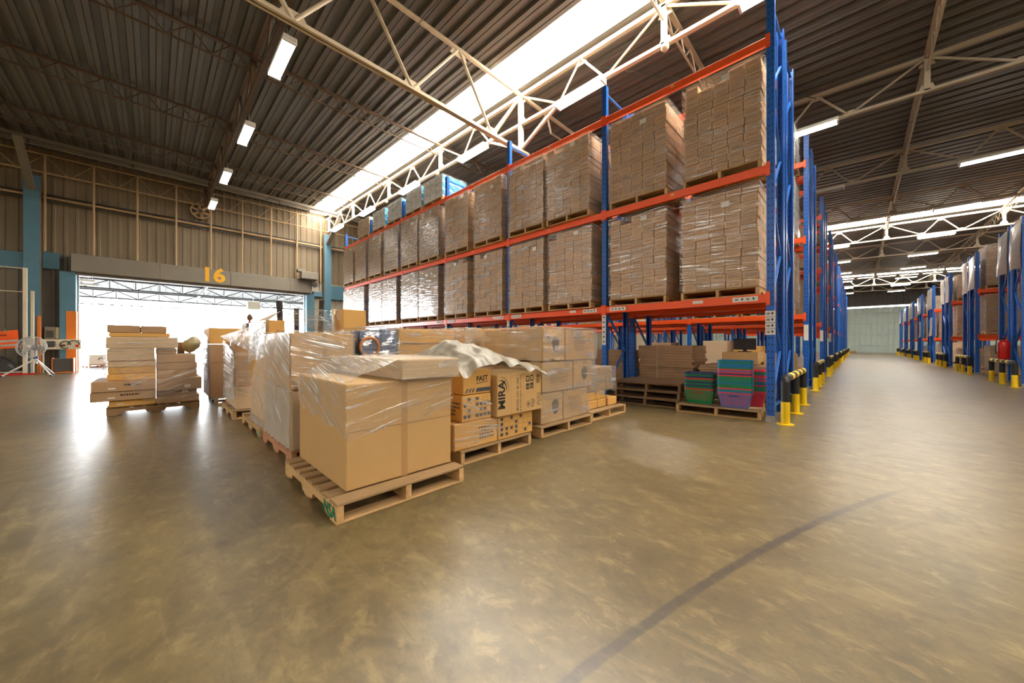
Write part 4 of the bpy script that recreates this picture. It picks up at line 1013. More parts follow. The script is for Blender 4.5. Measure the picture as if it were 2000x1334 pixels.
def print_lines(t, face, a0, a1, z0, z1, n, seed, at, mat=None, small=True):
    """faint blocks of small printed lines, too small to read in the photograph"""
    rr = random.Random(seed); m = MB(); h = (z1 - z0) / n
    for j in range(n):
        a = a0 + (a1 - a0) * rr.uniform(0, 0.15); e = a1 - (a1 - a0) * rr.uniform(0, 0.3); zz = z0 + h * (j + 0.2)
        while a < e:
            wd = rr.uniform(0.012, 0.035)
            if face == 'x': m.face([(at, a, zz), (at, a + wd, zz), (at, a + wd, zz + h * 0.5), (at, a, zz + h * 0.5)])
            else: m.face([(a, at, zz), (a + wd, at, zz), (a + wd, at, zz + h * 0.5), (a, at, zz + h * 0.5)])
            a += wd + 0.008
    ob('small_print', m.mesh('pr', mat or GREYINK), t)
b1 = cbox('kraft carton with small print at the bottom corner of the printed carton stack', -3.32, -2.72, 1.99, 2.55, 0.142, 0.40, KRAFTO, None)
print_lines(b1, 'x', 0.02, 0.26, 0.06, 0.2, 4, 3, 0.3015)
b2 = cbox('kraft carton with shield checks on the bottom of the printed carton stack', -3.32, -2.72, 2.56, 3.11, 0.142, 0.40, KRAFTO, None); print_checks(b2, 0.3015, -0.26, 0.26, 0.02, 0.24, 4)
b3 = cbox('kraft carton with shield checks in the middle of the printed carton stack', -3.32, -2.72, 2.08, 2.46, 0.403, 0.66, KRAFTO, None); print_checks(b3, 0.3015, -0.18, 0.18, 0.02, 0.24, 8)
print_lines(b3, 'y', 0.0, 0.26, 0.05, 0.2, 4, 5, -0.1915)
b4 = cbox('kraft carton marked FAST with dark stripes near the top of the printed stack', -3.32, -2.73, 2.10, 2.47, 0.665, 0.905, KRAFTO, None)
text_items([('FAST', 0.0, 0.13, 0.07, 0.06, 'CENTER', 1.0, 0.002)], BLACKINK, 'printed_letters', b4, (0.2965, 0.06, 0.0), ROT_PX)
m = MB(); m.face([(0.2965, -0.02, 0.1), (0.2965, 0.14, 0.115), (0.2965, 0.14, 0.122), (0.2965, -0.02, 0.107)])
m.face([(0.2965, -0.03, 0.02), (0.2965, 0.17, 0.02), (0.2965, 0.17, 0.06), (0.2965, -0.01, 0.06)])
for q in (-0.07, -0.11, -0.15): m.face([(0.2965, q - 0.01, 0.02), (0.2965, q + 0.01, 0.02), (0.2965, q + 0.035, 0.06), (0.2965, q + 0.015, 0.06)])
ob('stripe_print', m.mesh('st', plain('slate_ink', (74, 76, 84), 0.7)), b4)
mb_ = cbox('fan carton with large printed lettering standing on end in the printed stack', -3.3, -2.66, 2.49, 3.20, 0.403, 0.845, KRAFT, None)
# the lettering reads upward (rotated a quarter turn)
U = PI / 2; hx = 0.3206
text_items([('MIRA', -0.245, 0.075, 0.135, U, 'LEFT', 0.95, 0.004)], BLACKINK, 'printed_brand', mb_, (hx, 0, 0), ROT_PX)
text_items([('MODEL NO. M-1845', -0.035, 0.03, 0.044, U, 'LEFT', 0.95, 0.0008), ('18 INCHES HEAVY DUTY FAN', 0.012, 0.012, 0.036, U, 'LEFT', 0.86, 0.0006)], GREYINK, 'printed_model', mb_, (hx, 0, 0), ROT_PX)
m = MB()
for r0, r1, a0, a1 in ((0.098, 0.082, -0.2, 1.25), (0.125, 0.118, -0.3, 1.1)):
    n = 14
    for i in range(n):
        g0, g1 = PI / 2 * (a0 + (a1 - a0) * i / n), PI / 2 * (a0 + (a1 - a0) * (i + 1) / n); k0 = math.sin(PI * i / n); k1 = math.sin(PI * (i + 1) / n); mid = (r0 + r1) / 2; hh = (r0 - r1) / 2
        c = (-0.305, 0.275); f = lambda g, r: (hx, c[0] + r * math.cos(g) * 0.95, c[1] + r * 1.15 * math.sin(g))
        m.face([f(g0, mid - hh * k0), f(g0, mid + hh * k0), f(g1, mid + hh * k1), f(g1, mid - hh * k1)])
ob('swoosh_print', m.mesh('sw', BLACKINK), mb_)
m = MB()
for yy, zz in ((0.115, 0.37), (0.185, 0.375), (0.115, 0.285), (0.185, 0.29)): m.face([(hx, yy - 0.027, zz - 0.033), (hx, yy + 0.027, zz - 0.033), (hx, yy + 0.027, zz + 0.033), (hx, yy - 0.027, zz + 0.033)])
ob('handling_icons', m.mesh('ic', BLACKINK), mb_)
m = MB()
for yy, zz in ((0.115, 0.37), (0.185, 0.375)):
    m.face([(hx + 3e-4, yy - 0.012, zz - 0.02), (hx + 3e-4, yy + 0.012, zz - 0.02), (hx + 3e-4, yy + 0.018, zz + 0.02), (hx + 3e-4, yy - 0.018, zz + 0.02)])
for yy, zz in ((0.115, 0.285), (0.185, 0.29)):
    for d in (-0.011, 0.011): m.face([(hx + 3e-4, yy + d - 0.006, zz - 0.02), (hx + 3e-4, yy + d + 0.006, zz - 0.02), (hx + 3e-4, yy + d, zz + 0.022)])
ob('icon_cutouts', m.mesh('ic2', KRAFT), mb_)['kind'] = 'stuff'
m = MB(); rr = random.Random(5); z = 0.31
while z < 0.41: d = rr.uniform(0.002, 0.006); m.face([(hx, 0.26, z), (hx, 0.32, z), (hx, 0.32, z + d), (hx, 0.26, z + d)]); z += d + 0.004
ob('bar_print', m.mesh('bc', BLACKINK), mb_)
m = MB(); m.path([(hx, 0.125 + 0.03 * math.cos(a), 0.085 + 0.034 * math.sin(a)) for a in [2 * PI * i / 20 for i in range(20)]], 0.0025, 4, closed=True); m.face([(hx + 4e-4, 0.125, 0.06), (hx + 4e-4, 0.142, 0.085), (hx + 4e-4, 0.125, 0.11), (hx + 4e-4, 0.108, 0.085)]); ob('ring_mark_print', m.mesh('rm', GREYINK), mb_)
print_lines(mb_, 'x', 0.27, 0.34, 0.05, 0.2, 7, 9, hx); print_lines(mb_, 'x', 0.17, 0.23, 0.04, 0.14, 5, 10, hx)
m = MB()
for yy in (-0.155, 0.045): m.face([(hx, yy, 0.0), (hx, yy + 0.0025, 0.0), (hx, yy + 0.0025, 0.44), (hx, yy, 0.44)])
ob('red_rule_print', m.mesh('rr', plain('red_ink', (196, 92, 60), 0.7)), mb_)
film_thing('clear film round the lower printed cartons', [
    (((-2.712, 1.97, 0.15), (-2.712, 2.6, 0.22), (-2.712, 2.55, 0.39), (-2.712, 1.97, 0.42)), dict(nu=14, nv=8, amp=0.008, nrm=(1, 0, 0), seed=21, ragged=0.04, sl=0.15)),
    (((-2.712, 2.08, 0.41), (-2.712, 2.46, 0.43), (-2.712, 2.46, 0.58), (-2.712, 2.08, 0.66)), dict(nu=14, nv=8, amp=0.008, nrm=(1, 0, 0), seed=22, ragged=0.03, sl=0.3)),
    (((-3.6, 1.975, 0.15), (-2.712, 1.975, 0.15), (-2.712, 1.975, 0.43), (-3.6, 1.975, 0.43)), dict(nu=10, nv=6, amp=0.008, nrm=(0, -1, 0), seed=23))], FILMT)
def drape(label, fn, nu, nv, mat, name='plastic_sheet', cat='plastic sheet'):
    m = MB(); m.grid(fn, nu, nv, 0, lambda u, v: (u * 1.3, v * 1.1)); o = ob(name, fixn_uv(m.mesh('sheet', mat, True))); return tag(o, label, cat)
def gsheet(u, v):
    x = -3.72 + 1.13 * u; y = 2.0 + 1.24 * v
    base = 0.865 + 0.05 * (1 - u) + 0.30 * math.exp(-((v - 0.33) / 0.3) ** 2) * (0.35 + 0.65 * math.exp(-((u - 0.45) / 0.42) ** 2)) + 0.06 * math.exp(-((v - 0.75) / 0.2) ** 2)
    fold = 0.03 * nz(x * 3 + 1, y * 6, 0.3) - 0.05 * abs(nz(x * 4 + y * 3, y * 3 - x + 4, 1.3)) - 0.04 * abs(nz(x * 3, y * 9 + x * 6, 7.1)) + 0.008 * nz(x * 21, y * 19, 2.2) + 0.03
    e = min(1, min(u, 1 - u, v, 1 - v) * 9)
    z = base + fold
    if u > 0.93: z = max(0.86, z) - 0.10 * (u - 0.93) / 0.07 * (0.6 + 0.6 * nz(y * 7, 3, 1))
    if v > 0.95: z -= 0.03
    return (x + 0.02 * nz(y * 8, z, 1), y + 0.02 * nz(x * 8, z, 4), max(z, 0.872 if u < 0.9 else 0.80))
m = MB(); m.grid(gsheet, 44, 44, 0, lambda u, v: (u * 1.3, v * 1.1)); tag(ob('plastic_sheet', m.mesh('sheet', FILMG, True)), 'crumpled grey plastic sheet heaped on top of the printed carton stack', 'plastic sheet')
hb = cbox('carton hidden under the crumpled grey sheet', -3.68, -3.34, 2.1, 3.1, 0.142, 0.86, KRAFTB, None)
# --- pallet C: three tiers of big cartons under loose film
pallet(-3.42, 3.91, 0, 'wooden pallet under the three tiers of large film-draped cartons', 0.0, L=1.3, W=1.16)
def big(lbl, x0, x1, y0, y1, z0, z1, mark, seed, lines=True):
    t = cbox(lbl, x0, x1, y0, y1, z0, z1, KRAFT, None, bulge=0.011); hxx = (x1 - x0) / 2 + 0.0125
    if mark is not None:
        zc = (z1 - z0) * 0.52; m = MB(); m.face([(hxx, mark + 0.085 * math.cos(a) * (1.0 if math.sin(a) > 0 else 0.85), zc + 0.105 * math.sin(a)) for a in [PI / 8 + 2 * PI * i / 8 for i in range(8)]])
        ob('round_print', m.mesh('rp', plain('dark_print', (96, 84, 72), 0.7, 0, 0.3, 30)), t)
    else: print_lines(t, 'x', -0.2, 0.2, (z1 - z0) * 0.28, (z1 - z0) * 0.8, 7, seed, hxx, plain('faint_ink', (150, 122, 84), 0.7))
    return t
xa, xb = -3.98, -2.86
big('large carton with dark round print, top tier of the film-draped cartons', xa, xb, 3.47, 3.93, 0.945, 1.36, 0.02, 1)
big('large carton with lines of print, top tier of the film-draped cartons', xa, xb, 3.96, 4.68, 0.945, 1.36, None, 2)
big('large carton with lines of print, middle tier of the film-draped cartons', xa, xb, 3.45, 4.12, 0.545, 0.925, None, 3)
big('large carton with dark round print, middle tier of the film-draped cartons', xa, xb, 4.15, 4.62, 0.545, 0.925, 0.02, 4)
big('large carton with dark round print, bottom tier of the film-draped cartons', xa, xb, 3.43, 3.88, 0.145, 0.525, 0.06, 5)
big('large carton with lines of print, bottom tier of the film-draped cartons', xa, xb, 3.91, 4.48, 0.145, 0.525, None, 6)
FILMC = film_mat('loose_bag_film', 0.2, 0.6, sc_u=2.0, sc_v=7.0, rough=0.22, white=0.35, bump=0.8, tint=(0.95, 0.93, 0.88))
film_thing('loose clear film draped over the three tiers of large cartons', [
    (((-2.835, 3.44, 0.90), (-2.835, 4.72, 0.93), (-2.835, 4.72, 1.385), (-2.835, 3.44, 1.385)), dict(nu=22, nv=10, amp=0.02, nrm=(1, 0, 0), seed=31, ragged=0.16)),
    (((-2.83, 3.42, 0.49), (-2.83, 4.66, 0.5), (-2.835, 4.66, 0.94), (-2.835, 3.42, 0.94)), dict(nu=22, nv=10, amp=0.02, nrm=(1, 0, 0), seed=33, ragged=0.14)),
    (((-2.83, 3.4, 0.16), (-2.83, 4.52, 0.16), (-2.83, 4.52, 0.53), (-2.83, 3.4, 0.53)), dict(nu=22, nv=10, amp=0.025, nrm=(1, 0, 0), seed=35)),
    (((-4.0, 3.425, 0.88), (-2.835, 3.425, 0.9), (-2.835, 3.425, 1.385), (-4.0, 3.425, 1.385)), dict(nu=16, nv=8, amp=0.02, nrm=(0, -1, 0), seed=37, ragged=0.12)),
    (((-4.0, 3.4, 0.15), (-2.835, 3.4, 0.15), (-2.835, 3.41, 0.9), (-4.0, 3.41, 0.9)), dict(nu=16, nv=10, amp=0.02, nrm=(0, -1, 0), seed=38)),
    (((-4.0, 3.42, 1.38), (-2.83, 3.42, 1.38), (-2.83, 4.72, 1.385), (-4.0, 4.72, 1.385)), dict(nu=14, nv=14, amp=0.03, nrm=(0, 0, 1), seed=39)),
    (((-2.835, 4.72, 0.86), (-4.0, 4.72, 0.86), (-4.0, 4.72, 1.385), (-2.835, 4.72, 1.385)), dict(nu=10, nv=8, amp=0.02, nrm=(0, 1, 0), seed=40))], FILMC)
# --- pallet C2: small brown cartons under film
pallet(-3.45, 5.1, 0, 'wooden pallet under the low stack of small cartons before the rack', 0.0, L=1.25, W=1.08)
g = 'small cartons on the pallet before the rack'; n = 0
for lay, (z0, z1, cols) in enumerate(((0.143, 0.27, ((4.66, 4.95), (4.96, 5.22), (5.28, 5.58))), (0.273, 0.40, ((4.66, 4.93), (4.94, 5.2))), (0.403, 0.53, ((4.72, 4.98), (4.99, 5.26), (5.27, 5.5))), (0.533, 0.66, ((4.72, 4.98), (4.99, 5.26), (5.27, 5.5))), (0.663, 0.78, ((4.74, 5.05), (5.06, 5.5))))):
    for q, (a, b) in enumerate(cols):
        cbox('small kraft carton in the low stack, %s layer up, %s from the big cartons' % (ORD[lay], ORD[q]), -3.9, -2.96 - 0.01 * lay, a, b, z0, z1, KRAFTO if lay < 2 else KRAFTB, None, g)
cbox('small kraft carton filling the back corner of the low stack', -3.9, -3.25, 5.24, 5.5, 0.275, 0.398, KRAFTB, None)
film_thing('clear film round the low stack of small cartons before the rack', [
    (((-2.95, 4.7, 0.4), (-2.95, 5.53, 0.38), (-2.96, 5.53, 0.79), (-2.96, 4.7, 0.79)), dict(nu=16, nv=8, amp=0.014, nrm=(1, 0, 0), seed=51, ragged=0.08, sl=0.2)),
    (((-3.92, 4.7, 0.785), (-2.95, 4.7, 0.785), (-2.95, 5.53, 0.785), (-3.92, 5.53, 0.785)), dict(nu=10, nv=10, amp=0.02, nrm=(0, 0, 1), seed=52)),
    (((-2.95, 5.53, 0.38), (-3.9, 5.53, 0.38), (-3.9, 5.53, 0.79), (-2.95, 5.53, 0.79)), dict(nu=8, nv=6, amp=0.014, nrm=(0, 1, 0), seed=53))], FILMH)

# --- the row toward the dock: L0 tall wrapped boxes
pallet(-4.47, 1.43, 0, 'pinkish wooden pallet under the tall film-wrapped boxes', 0.0, mat=WOODP)
cbox('lower tan box of the tall film-wrapped stack', -5.02, -3.84, 0.92, 1.26, 0.142, 0.715, KRAFTL, 'y')
cbox('broad orange-tan box on top of the tall film-wrapped stack', -5.05, -3.83, 0.92, 1.49, 0.722, 1.27, KRAFTO, 'x')
cbox('plain brown box behind the tall film-wrapped stack', -4.98, -4.56, 1.55, 1.93, 0.142, 1.27, KRAFTB, None)
cbox('narrow brown box filling behind the lower tan box', -5.0, -4.3, 1.29, 1.5, 0.142, 0.715, KRAFTB, None)
FILML = film_mat('door_glare_film', 0.3, 0.9, sc_u=0.9, sc_v=24.0, rough=0.2, white=0.5, bump=1.0, bd=0.008)  # denser, whiter film: glare from the door painted into its colour
film_thing('glinting stretch film wound round the tall boxes, door glare partly painted in', [
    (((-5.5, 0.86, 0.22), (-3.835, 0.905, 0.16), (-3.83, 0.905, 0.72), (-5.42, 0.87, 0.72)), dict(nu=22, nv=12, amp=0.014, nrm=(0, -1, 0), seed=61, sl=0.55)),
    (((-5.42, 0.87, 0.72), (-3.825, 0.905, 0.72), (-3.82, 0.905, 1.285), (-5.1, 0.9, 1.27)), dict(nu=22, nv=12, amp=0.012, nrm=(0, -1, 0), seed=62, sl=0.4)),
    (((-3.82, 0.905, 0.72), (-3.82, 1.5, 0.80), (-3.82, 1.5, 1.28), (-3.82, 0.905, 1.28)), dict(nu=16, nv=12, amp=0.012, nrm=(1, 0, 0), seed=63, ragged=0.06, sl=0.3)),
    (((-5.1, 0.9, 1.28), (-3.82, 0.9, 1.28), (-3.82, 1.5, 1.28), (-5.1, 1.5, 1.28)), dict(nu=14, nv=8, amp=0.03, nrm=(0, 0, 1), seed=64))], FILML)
# boxes behind: L1 pallet with shallow open box, dark posts and film tents
pg = pallet(-5.9, 1.43, 0, 'wooden pallet with a green smudge beside the tall wrapped boxes', 0.0)
PAL.clear(); m = MB(); m.face([(0.5, -0.5115, 0.02), (0.6, -0.5115, 0.02), (0.61, -0.5115, 0.085), (0.51, -0.5115, 0.09)]); ob('painted_smudge', m.mesh('sm', plain('pale_green_paint', (130, 170, 130), 0.6)), pg)
fb = cbox('tall shallow tan box with an open raised flap by the dock row', -6.45, -5.32, 1.02, 1.2, 0.142, 1.47, KRAFTO, None)
m = MB(); m.face([(-0.56, -0.09, 1.328), (0.565, -0.09, 1.328), (0.3, 0.1, 1.47), (-0.3, 0.1, 1.45)]); m.face([(-0.56, -0.085, 1.326), (-0.3, 0.1, 1.446), (0.3, 0.1, 1.466), (0.565, -0.085, 1.326)]); ob('raised_flap', m.mesh('fl', KRAFTL), fb)
for i, (p0, p1) in enumerate((((-5.93, 1.33, 0.143), (-6.0, 1.28, 1.79)), ((-5.6, 1.41, 0.143), (-5.6, 1.40, 1.66)), ((-5.28, 1.56, 0.143), (-5.25, 1.62, 1.76)))):
    m = MB(); m.bar(p0, p1, 0.055, 0.055); tag(ob('black_post', fixn(m.mesh('bp', plain('black_matt_paint', (40, 34, 32), 0.6, 0, 0.2, 8)))), 'black square post sticking up through film, %s' % ('next to the raised flap', 'between the other two posts', 'just before the blue column')[i], 'post', 'black posts in film')
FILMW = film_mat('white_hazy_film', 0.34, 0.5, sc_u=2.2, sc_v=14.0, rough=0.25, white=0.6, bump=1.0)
film_thing('hazy film tented from the raised flap down over the brown cartons', [
    (((-7.75, 0.80, 1.29), (-5.7, 0.95, 1.03), (-5.32, 0.99, 1.47), (-5.9, 0.96, 1.41)), dict(nu=18, nv=12, amp=0.02, nrm=(0, -1, 0.2), seed=71, sl=0.6)),
    (((-6.5, 0.995, 0.9), (-5.31, 0.995, 1.0), (-5.31, 0.995, 1.47), (-6.4, 0.995, 1.47)), dict(nu=12, nv=10, amp=0.012, nrm=(0, -1, 0), seed=72))], FILMW)
film_thing('film stretched between the black posts and a pole end above the tall boxes', [
    (((-5.6, 1.22, 1.46), (-5.1, 1.52, 1.34), (-5.33, 1.30, 1.62), (-5.95, 1.25, 1.52)), dict(nu=12, nv=8, amp=0.03, nrm=(0.5, -0.6, 0.6), seed=74)),
    (((-5.1, 1.525, 1.31), (-4.62, 1.525, 1.30), (-4.80, 1.56, 1.6), (-5.33, 1.30, 1.62)), dict(nu=14, nv=10, amp=0.025, nrm=(0.3, -0.9, 0.3), seed=75)),
    (((-4.9, 1.57, 1.31), (-4.56, 1.57, 1.30), (-4.74, 1.58, 1.58), (-4.8, 1.58, 1.6)), dict(nu=10, nv=10, amp=0.02, nrm=(0.6, -0.7, 0.3), seed=76))], FILM)
m = MB(); m.tube((-4.70, 1.60, 1.274), (-4.8, 1.62, 1.6), 0.02, 10); m.lathe([(0.028, 0), (0.028, 0.02)], 10, Matrix.Translation((-4.8, 1.62, 1.59))); tag(ob('pole', m.mesh('pole', CREAM, True)), 'pale pole holding up the film beside the orange box', 'pole')
cbox('upright orange carton on top of the stack by the blue column', -4.98, -4.57, 1.66, 1.94, 1.275, 1.6, KRAFTO, 'y')
# L2 pallet: brown cartons with bunched film
pallet(-7.45, 1.36, 0, 'wooden pallet under the brown cartons with bunched film', 0.0)
for z0, z1, q in ((0.143, 0.5, 'bottom'), (0.503, 0.76, 'second'), (0.763, 1.01, 'third'), (1.013, 1.2, 'top')):
    cbox('brown carton in the bunched film stack toward the dock, %s' % q, -8.05 if q != 'top' else -7.9, -6.86 if q != 'top' else -7.05, 0.9, 1.8, z0, z1, KRAFTL if q == 'bottom' else KRAFTB, 'y')
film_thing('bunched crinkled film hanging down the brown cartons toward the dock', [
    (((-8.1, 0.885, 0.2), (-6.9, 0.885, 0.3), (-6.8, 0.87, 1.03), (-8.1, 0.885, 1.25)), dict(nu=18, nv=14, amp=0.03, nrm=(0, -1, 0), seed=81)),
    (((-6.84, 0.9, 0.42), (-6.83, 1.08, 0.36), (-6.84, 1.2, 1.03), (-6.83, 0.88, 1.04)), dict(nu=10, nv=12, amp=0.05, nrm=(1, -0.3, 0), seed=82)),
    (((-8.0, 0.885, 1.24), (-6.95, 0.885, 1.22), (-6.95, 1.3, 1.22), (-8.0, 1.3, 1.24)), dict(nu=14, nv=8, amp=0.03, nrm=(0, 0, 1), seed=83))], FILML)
# E stack
pallet(-9.33, 1.33, 0, 'wooden pallet under the brown stack in the gap beside the dock stack', 0.0)
for z0, z1, x1, l in ((0.143, 0.8, -8.72, 'lowest of the three brown cartons in the gap beside the dock stack'), (0.803, 1.155, -8.72, 'middle one of the three brown cartons in the gap beside the dock stack'), (1.158, 1.47, -8.78, 'plain orange-tan carton topping the brown stack before the door light')):
    cbox(l, -9.85, x1, 0.74, 1.75, z0, z1, KRAFTO if z0 > 1.1 else KRAFTB, 'x')
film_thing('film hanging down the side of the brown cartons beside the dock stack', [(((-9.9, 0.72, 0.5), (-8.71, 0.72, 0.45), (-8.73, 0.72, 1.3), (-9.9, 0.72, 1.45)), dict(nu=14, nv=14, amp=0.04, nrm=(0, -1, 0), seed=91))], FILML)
# D stack nearest the door
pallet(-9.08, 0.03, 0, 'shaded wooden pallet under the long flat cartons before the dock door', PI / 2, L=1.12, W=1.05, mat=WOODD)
Ld = [(0.143, 0.25, -0.50, 0.03, 0, KRAFTO), (0.253, 0.40, -0.69, 0.03, .06, KRAFTB), (0.403, 0.57, -0.68, 0.03, .08, KRAFTB), (0.573, 0.675, -0.52, 0.03, 0, KRAFTO), (0.678, 0.785, -0.51, 0.03, 0, KRAFTO), (0.788, 0.885, -0.51, 0.03, 0, KRAFTL), (0.888, 1.085, -0.52, 0.015, .02, KRAFTL), (1.088, 1.275, -0.53, 0.3, .02, KRAFTL), (1.278, 1.345, -0.5, 0.2, 0, KRAFTO)]
for i, (z0, z1, a, b, o, mt_) in enumerate(Ld):
    t = cbox('long flat carton in the dock door stack, door side column, %s from the pallet' % ORD[i], -9.5, -8.52 + o, a, b, z0, z1, mt_, None, 'flat cartons in the dock door stack')
    if i in (1, 2): print_lines(t, 'x', -0.05, 0.25, (z1 - z0) * 0.45, (z1 - z0) * 0.8, 1, i, (0.98 + o) / 2 + 0.001, BLACKINK)
    if i in (0, 1, 2): m = MB(); k = (0.98 + o) / 2 + 0.001; m.face([(k, -0.18, 0.04), (k, -0.1, 0.04), (k, -0.1, 0.06), (k, -0.18, 0.06)]); ob('paper_label', m.mesh('pl', PAPER), t)
cbox('flat greyish carton on the very top of the dock door stack, door side', -9.4, -8.52, -0.52, -0.16, 1.348, 1.47, KRAFTB, None)
cbox('flat greyish carton on the very top of the dock door stack, rack side', -9.4, -8.52, -0.15, 0.16, 1.348, 1.465, KRAFTB, None)
for i, (z0, z1, a, b, o) in enumerate([(0.143, 0.265, 0.036, 0.58, 0.03), (0.268, 0.36, 0.036, 0.55, 0), (0.363, 0.575, 0.036, 0.61, 0.08), (0.578, 0.71, 0.036, 0.55, 0), (0.713, 0.835, 0.036, 0.55, 0), (0.838, 0.985, 0.036, 0.53, 0)]):
    t = cbox('flat carton in the dock door stack, rack side column, %s from the pallet' % ORD[i], -9.5, -8.52 + o, a, b, z0, z1, KRAFTB, None, 'flat cartons in the dock door stack')
    if i in (1, 2): m = MB(); k = (0.98 + o) / 2 + 0.001; m.face([(k, 0.06, 0.04), (k, 0.14, 0.04), (k, 0.14, 0.085), (k, 0.06, 0.085)]); ob('paper_label', m.mesh('pl', PAPER), t)
cbox('brown carton peeping out on the dock door stack beside the sack', -9.3, -9.03, 0.315, 0.41, 0.988, 1.2, KRAFTB, None)
cbox('thin brown carton wedged under the long pale carton in the dock door stack', -9.4, -8.56, 0.03, 0.29, 0.988, 1.082, KRAFTB, None)
m = MB(); m.grid(lambda u, v: ((-8.75 + 0.16 * math.sin(PI * v) * math.sin(2 * PI * u) - 0.1, 0.47 + ((0.13 + 0.04 * nz(math.cos(2 * PI * u) * 3, math.sin(2 * PI * u) * 3, v * 5)) * math.sin(PI * v) ** 0.5) * math.cos(2 * PI * u) * (1.1 - 0.4 * v) + 0.06 * v, 0.99 + 0.32 * v ** 0.8 + 0.05 * nz(math.cos(2 * PI * u) * 2, math.sin(2 * PI * u) * 2, v * 4) * math.sin(PI * v)) ), 20, 12)
tag(ob('sack', m.mesh('sack', plain('olive_bag_plastic', (176, 166, 128), 0.35, 0, 0.25, 6, 0.4), True)), 'olive plastic sack on top of the dock door stack', 'sack')
film_thing('thin film over the front of the dock door stack', [
    (((-8.40, -0.1, 0.22), (-8.40, 0.63, 0.20), (-8.43, 0.58, 1.0), (-8.46, -0.55, 0.98)), dict(nu=18, nv=14, amp=0.012, nrm=(1, 0, 0), seed=95, sl=-0.5)),
    (((-8.48, -0.56, 0.98), (-8.46, 0.3, 0.98), (-8.46, 0.3, 1.29), (-8.48, -0.56, 1.29)), dict(nu=14, nv=6, amp=0.012, nrm=(1, 0, 0), seed=96)),
    (((-9.5, -0.56, 0.6), (-8.48, -0.55, 0.6), (-8.48, -0.55, 1.3), (-9.5, -0.56, 1.3)), dict(nu=10, nv=10, amp=0.03, nrm=(0, -1, 0), seed=97))], FILM)
# second row: blue plastic bundle, orange wrapped box, grey-tan box
pallet(-4.62, 2.6, 0, 'wooden pallet behind the big plain box under the orange wrapped cartons', PI / 2, L=1.15, W=1.2)
cbox('lower carton under the orange wrapped cartons', -5.15, -4.06, 2.1, 3.08, 0.143, 0.98, KRAFTB, None)
cbox('long orange film-wrapped carton behind the slab, lower one', -5.0, -4.02, 2.1, 2.92, 0.985, 1.165, KRAFTO, None)
cbox('long orange film-wrapped carton behind the slab, upper one', -5.0, -4.0, 2.1, 2.92, 1.17, 1.35, KRAFTO, 'y')
film_thing('tight film round the two orange cartons behind the slab', [(((-3.985, 2.09, 0.98), (-3.985, 2.93, 0.98), (-3.985, 2.93, 1.36), (-3.985, 2.09, 1.36)), dict(nu=14, nv=8, amp=0.01, nrm=(1, 0, 0), seed=101, sl=0.1)),
    (((-5.0, 2.09, 1.36), (-3.985, 2.09, 1.36), (-3.985, 2.93, 1.36), (-5.0, 2.93, 1.36)), dict(nu=8, nv=8, amp=0.012, nrm=(0, 0, 1), seed=102))], FILM)
pallet(-4.55, 2.03 - 0.0, 0.0, 'x') if False else None
hs = cbox('carton standing behind the slab box, under the blue bundle', -4.5, -3.86, 1.56, 1.93, 0.142, 1.0, KRAFTB, None)
bb = thing('blue_bundle', 'blue goods bundled in clear plastic with an orange strap behind the slab box', 'bundle', (-4.18, 1.80, 1.004)); bb.scale = (1, 0.86, 1)
def bund(a, b, c, d, e, f, seed):
    m = MB()
    def S(s, u, v):
        k = 0.02 * math.sin(PI * u) * math.sin(PI * v) * (1 + nz(u * 5 + seed, v * 5, s)); A_, B_, C_ = (b - a), (d - c), (f - e)
        return {0: (b + k, c + B_ * u, e + C_ * v), 1: (a - k, d - B_ * u, e + C_ * v), 2: (a + A_ * u, c - k, e + C_ * v), 3: (b - A_ * u, d + k, e + C_ * v), 4: (a + A_ * u, c + B_ * v, f + k), 5: (a + A_ * u, d - B_ * v, e)}[s]
    for s in range(6): m.grid(lambda u, v, s=s: S(s, u, v), 7, 7)
    return fixn(m.mesh('bundle', plain('blue_plastic_goods', (56, 86, 140), 0.3, 0, 0.35, 9, 0.3), True))
ob('packet', bund(-0.28, 0.30, -0.25, 0.02, 0, 0.3, 1), bb); ob('packet', bund(-0.28, 0.27, 0.03, 0.25, 0, 0.33, 2), bb)
m = MB(); m.path([(0.34, -0.15 + 0.12 * math.cos(a), 0.13 + 0.1 * math.sin(a)) for a in [2 * PI * i / 20 for i in range(20)]], 0.018, 8, closed=True); ob('strap', m.mesh('strap', plain('orange_strap', (190, 120, 70), 0.5), True), bb)
mbx = MB()
patch_mesh(mbx, (0.36, -0.27, 0.006), (0.34, 0.27, 0.006), (0.3, 0.27, 0.36), (0.31, -0.27, 0.33), 14, 10, 0.03, 105, nrm=(1, 0, 0)); patch_mesh(mbx, (-0.3, -0.3, 0.006), (0.36, -0.29, 0.006), (0.31, -0.29, 0.33), (-0.3, -0.29, 0.33), 12, 8, 0.03, 106, nrm=(0, -1, 0)); patch_mesh(mbx, (-0.3, -0.28, 0.335), (0.31, -0.28, 0.335), (0.31, 0.27, 0.36), (-0.3, 0.27, 0.36), 10, 10, 0.02, 107, nrm=(0, 0, 1))
ob('plastic_wrap', mbx.mesh('wr', FILMH, True), bb)
pallet(-4.7, 3.75, 0, 'wooden pallet behind the three tiers of large cartons', PI / 2, L=1.15, W=1.2)
cbox('lower carton of the grey wrapped stack behind the large cartons', -5.2, -4.12, 3.2, 4.25, 0.143, 0.99, KRAFTB, None)
cbox('tan carton half wrapped in grey plastic, behind the crumpled grey sheet', -5.0, -4.12, 3.2, 3.95, 0.993, 1.4, KRAFT, 'x')
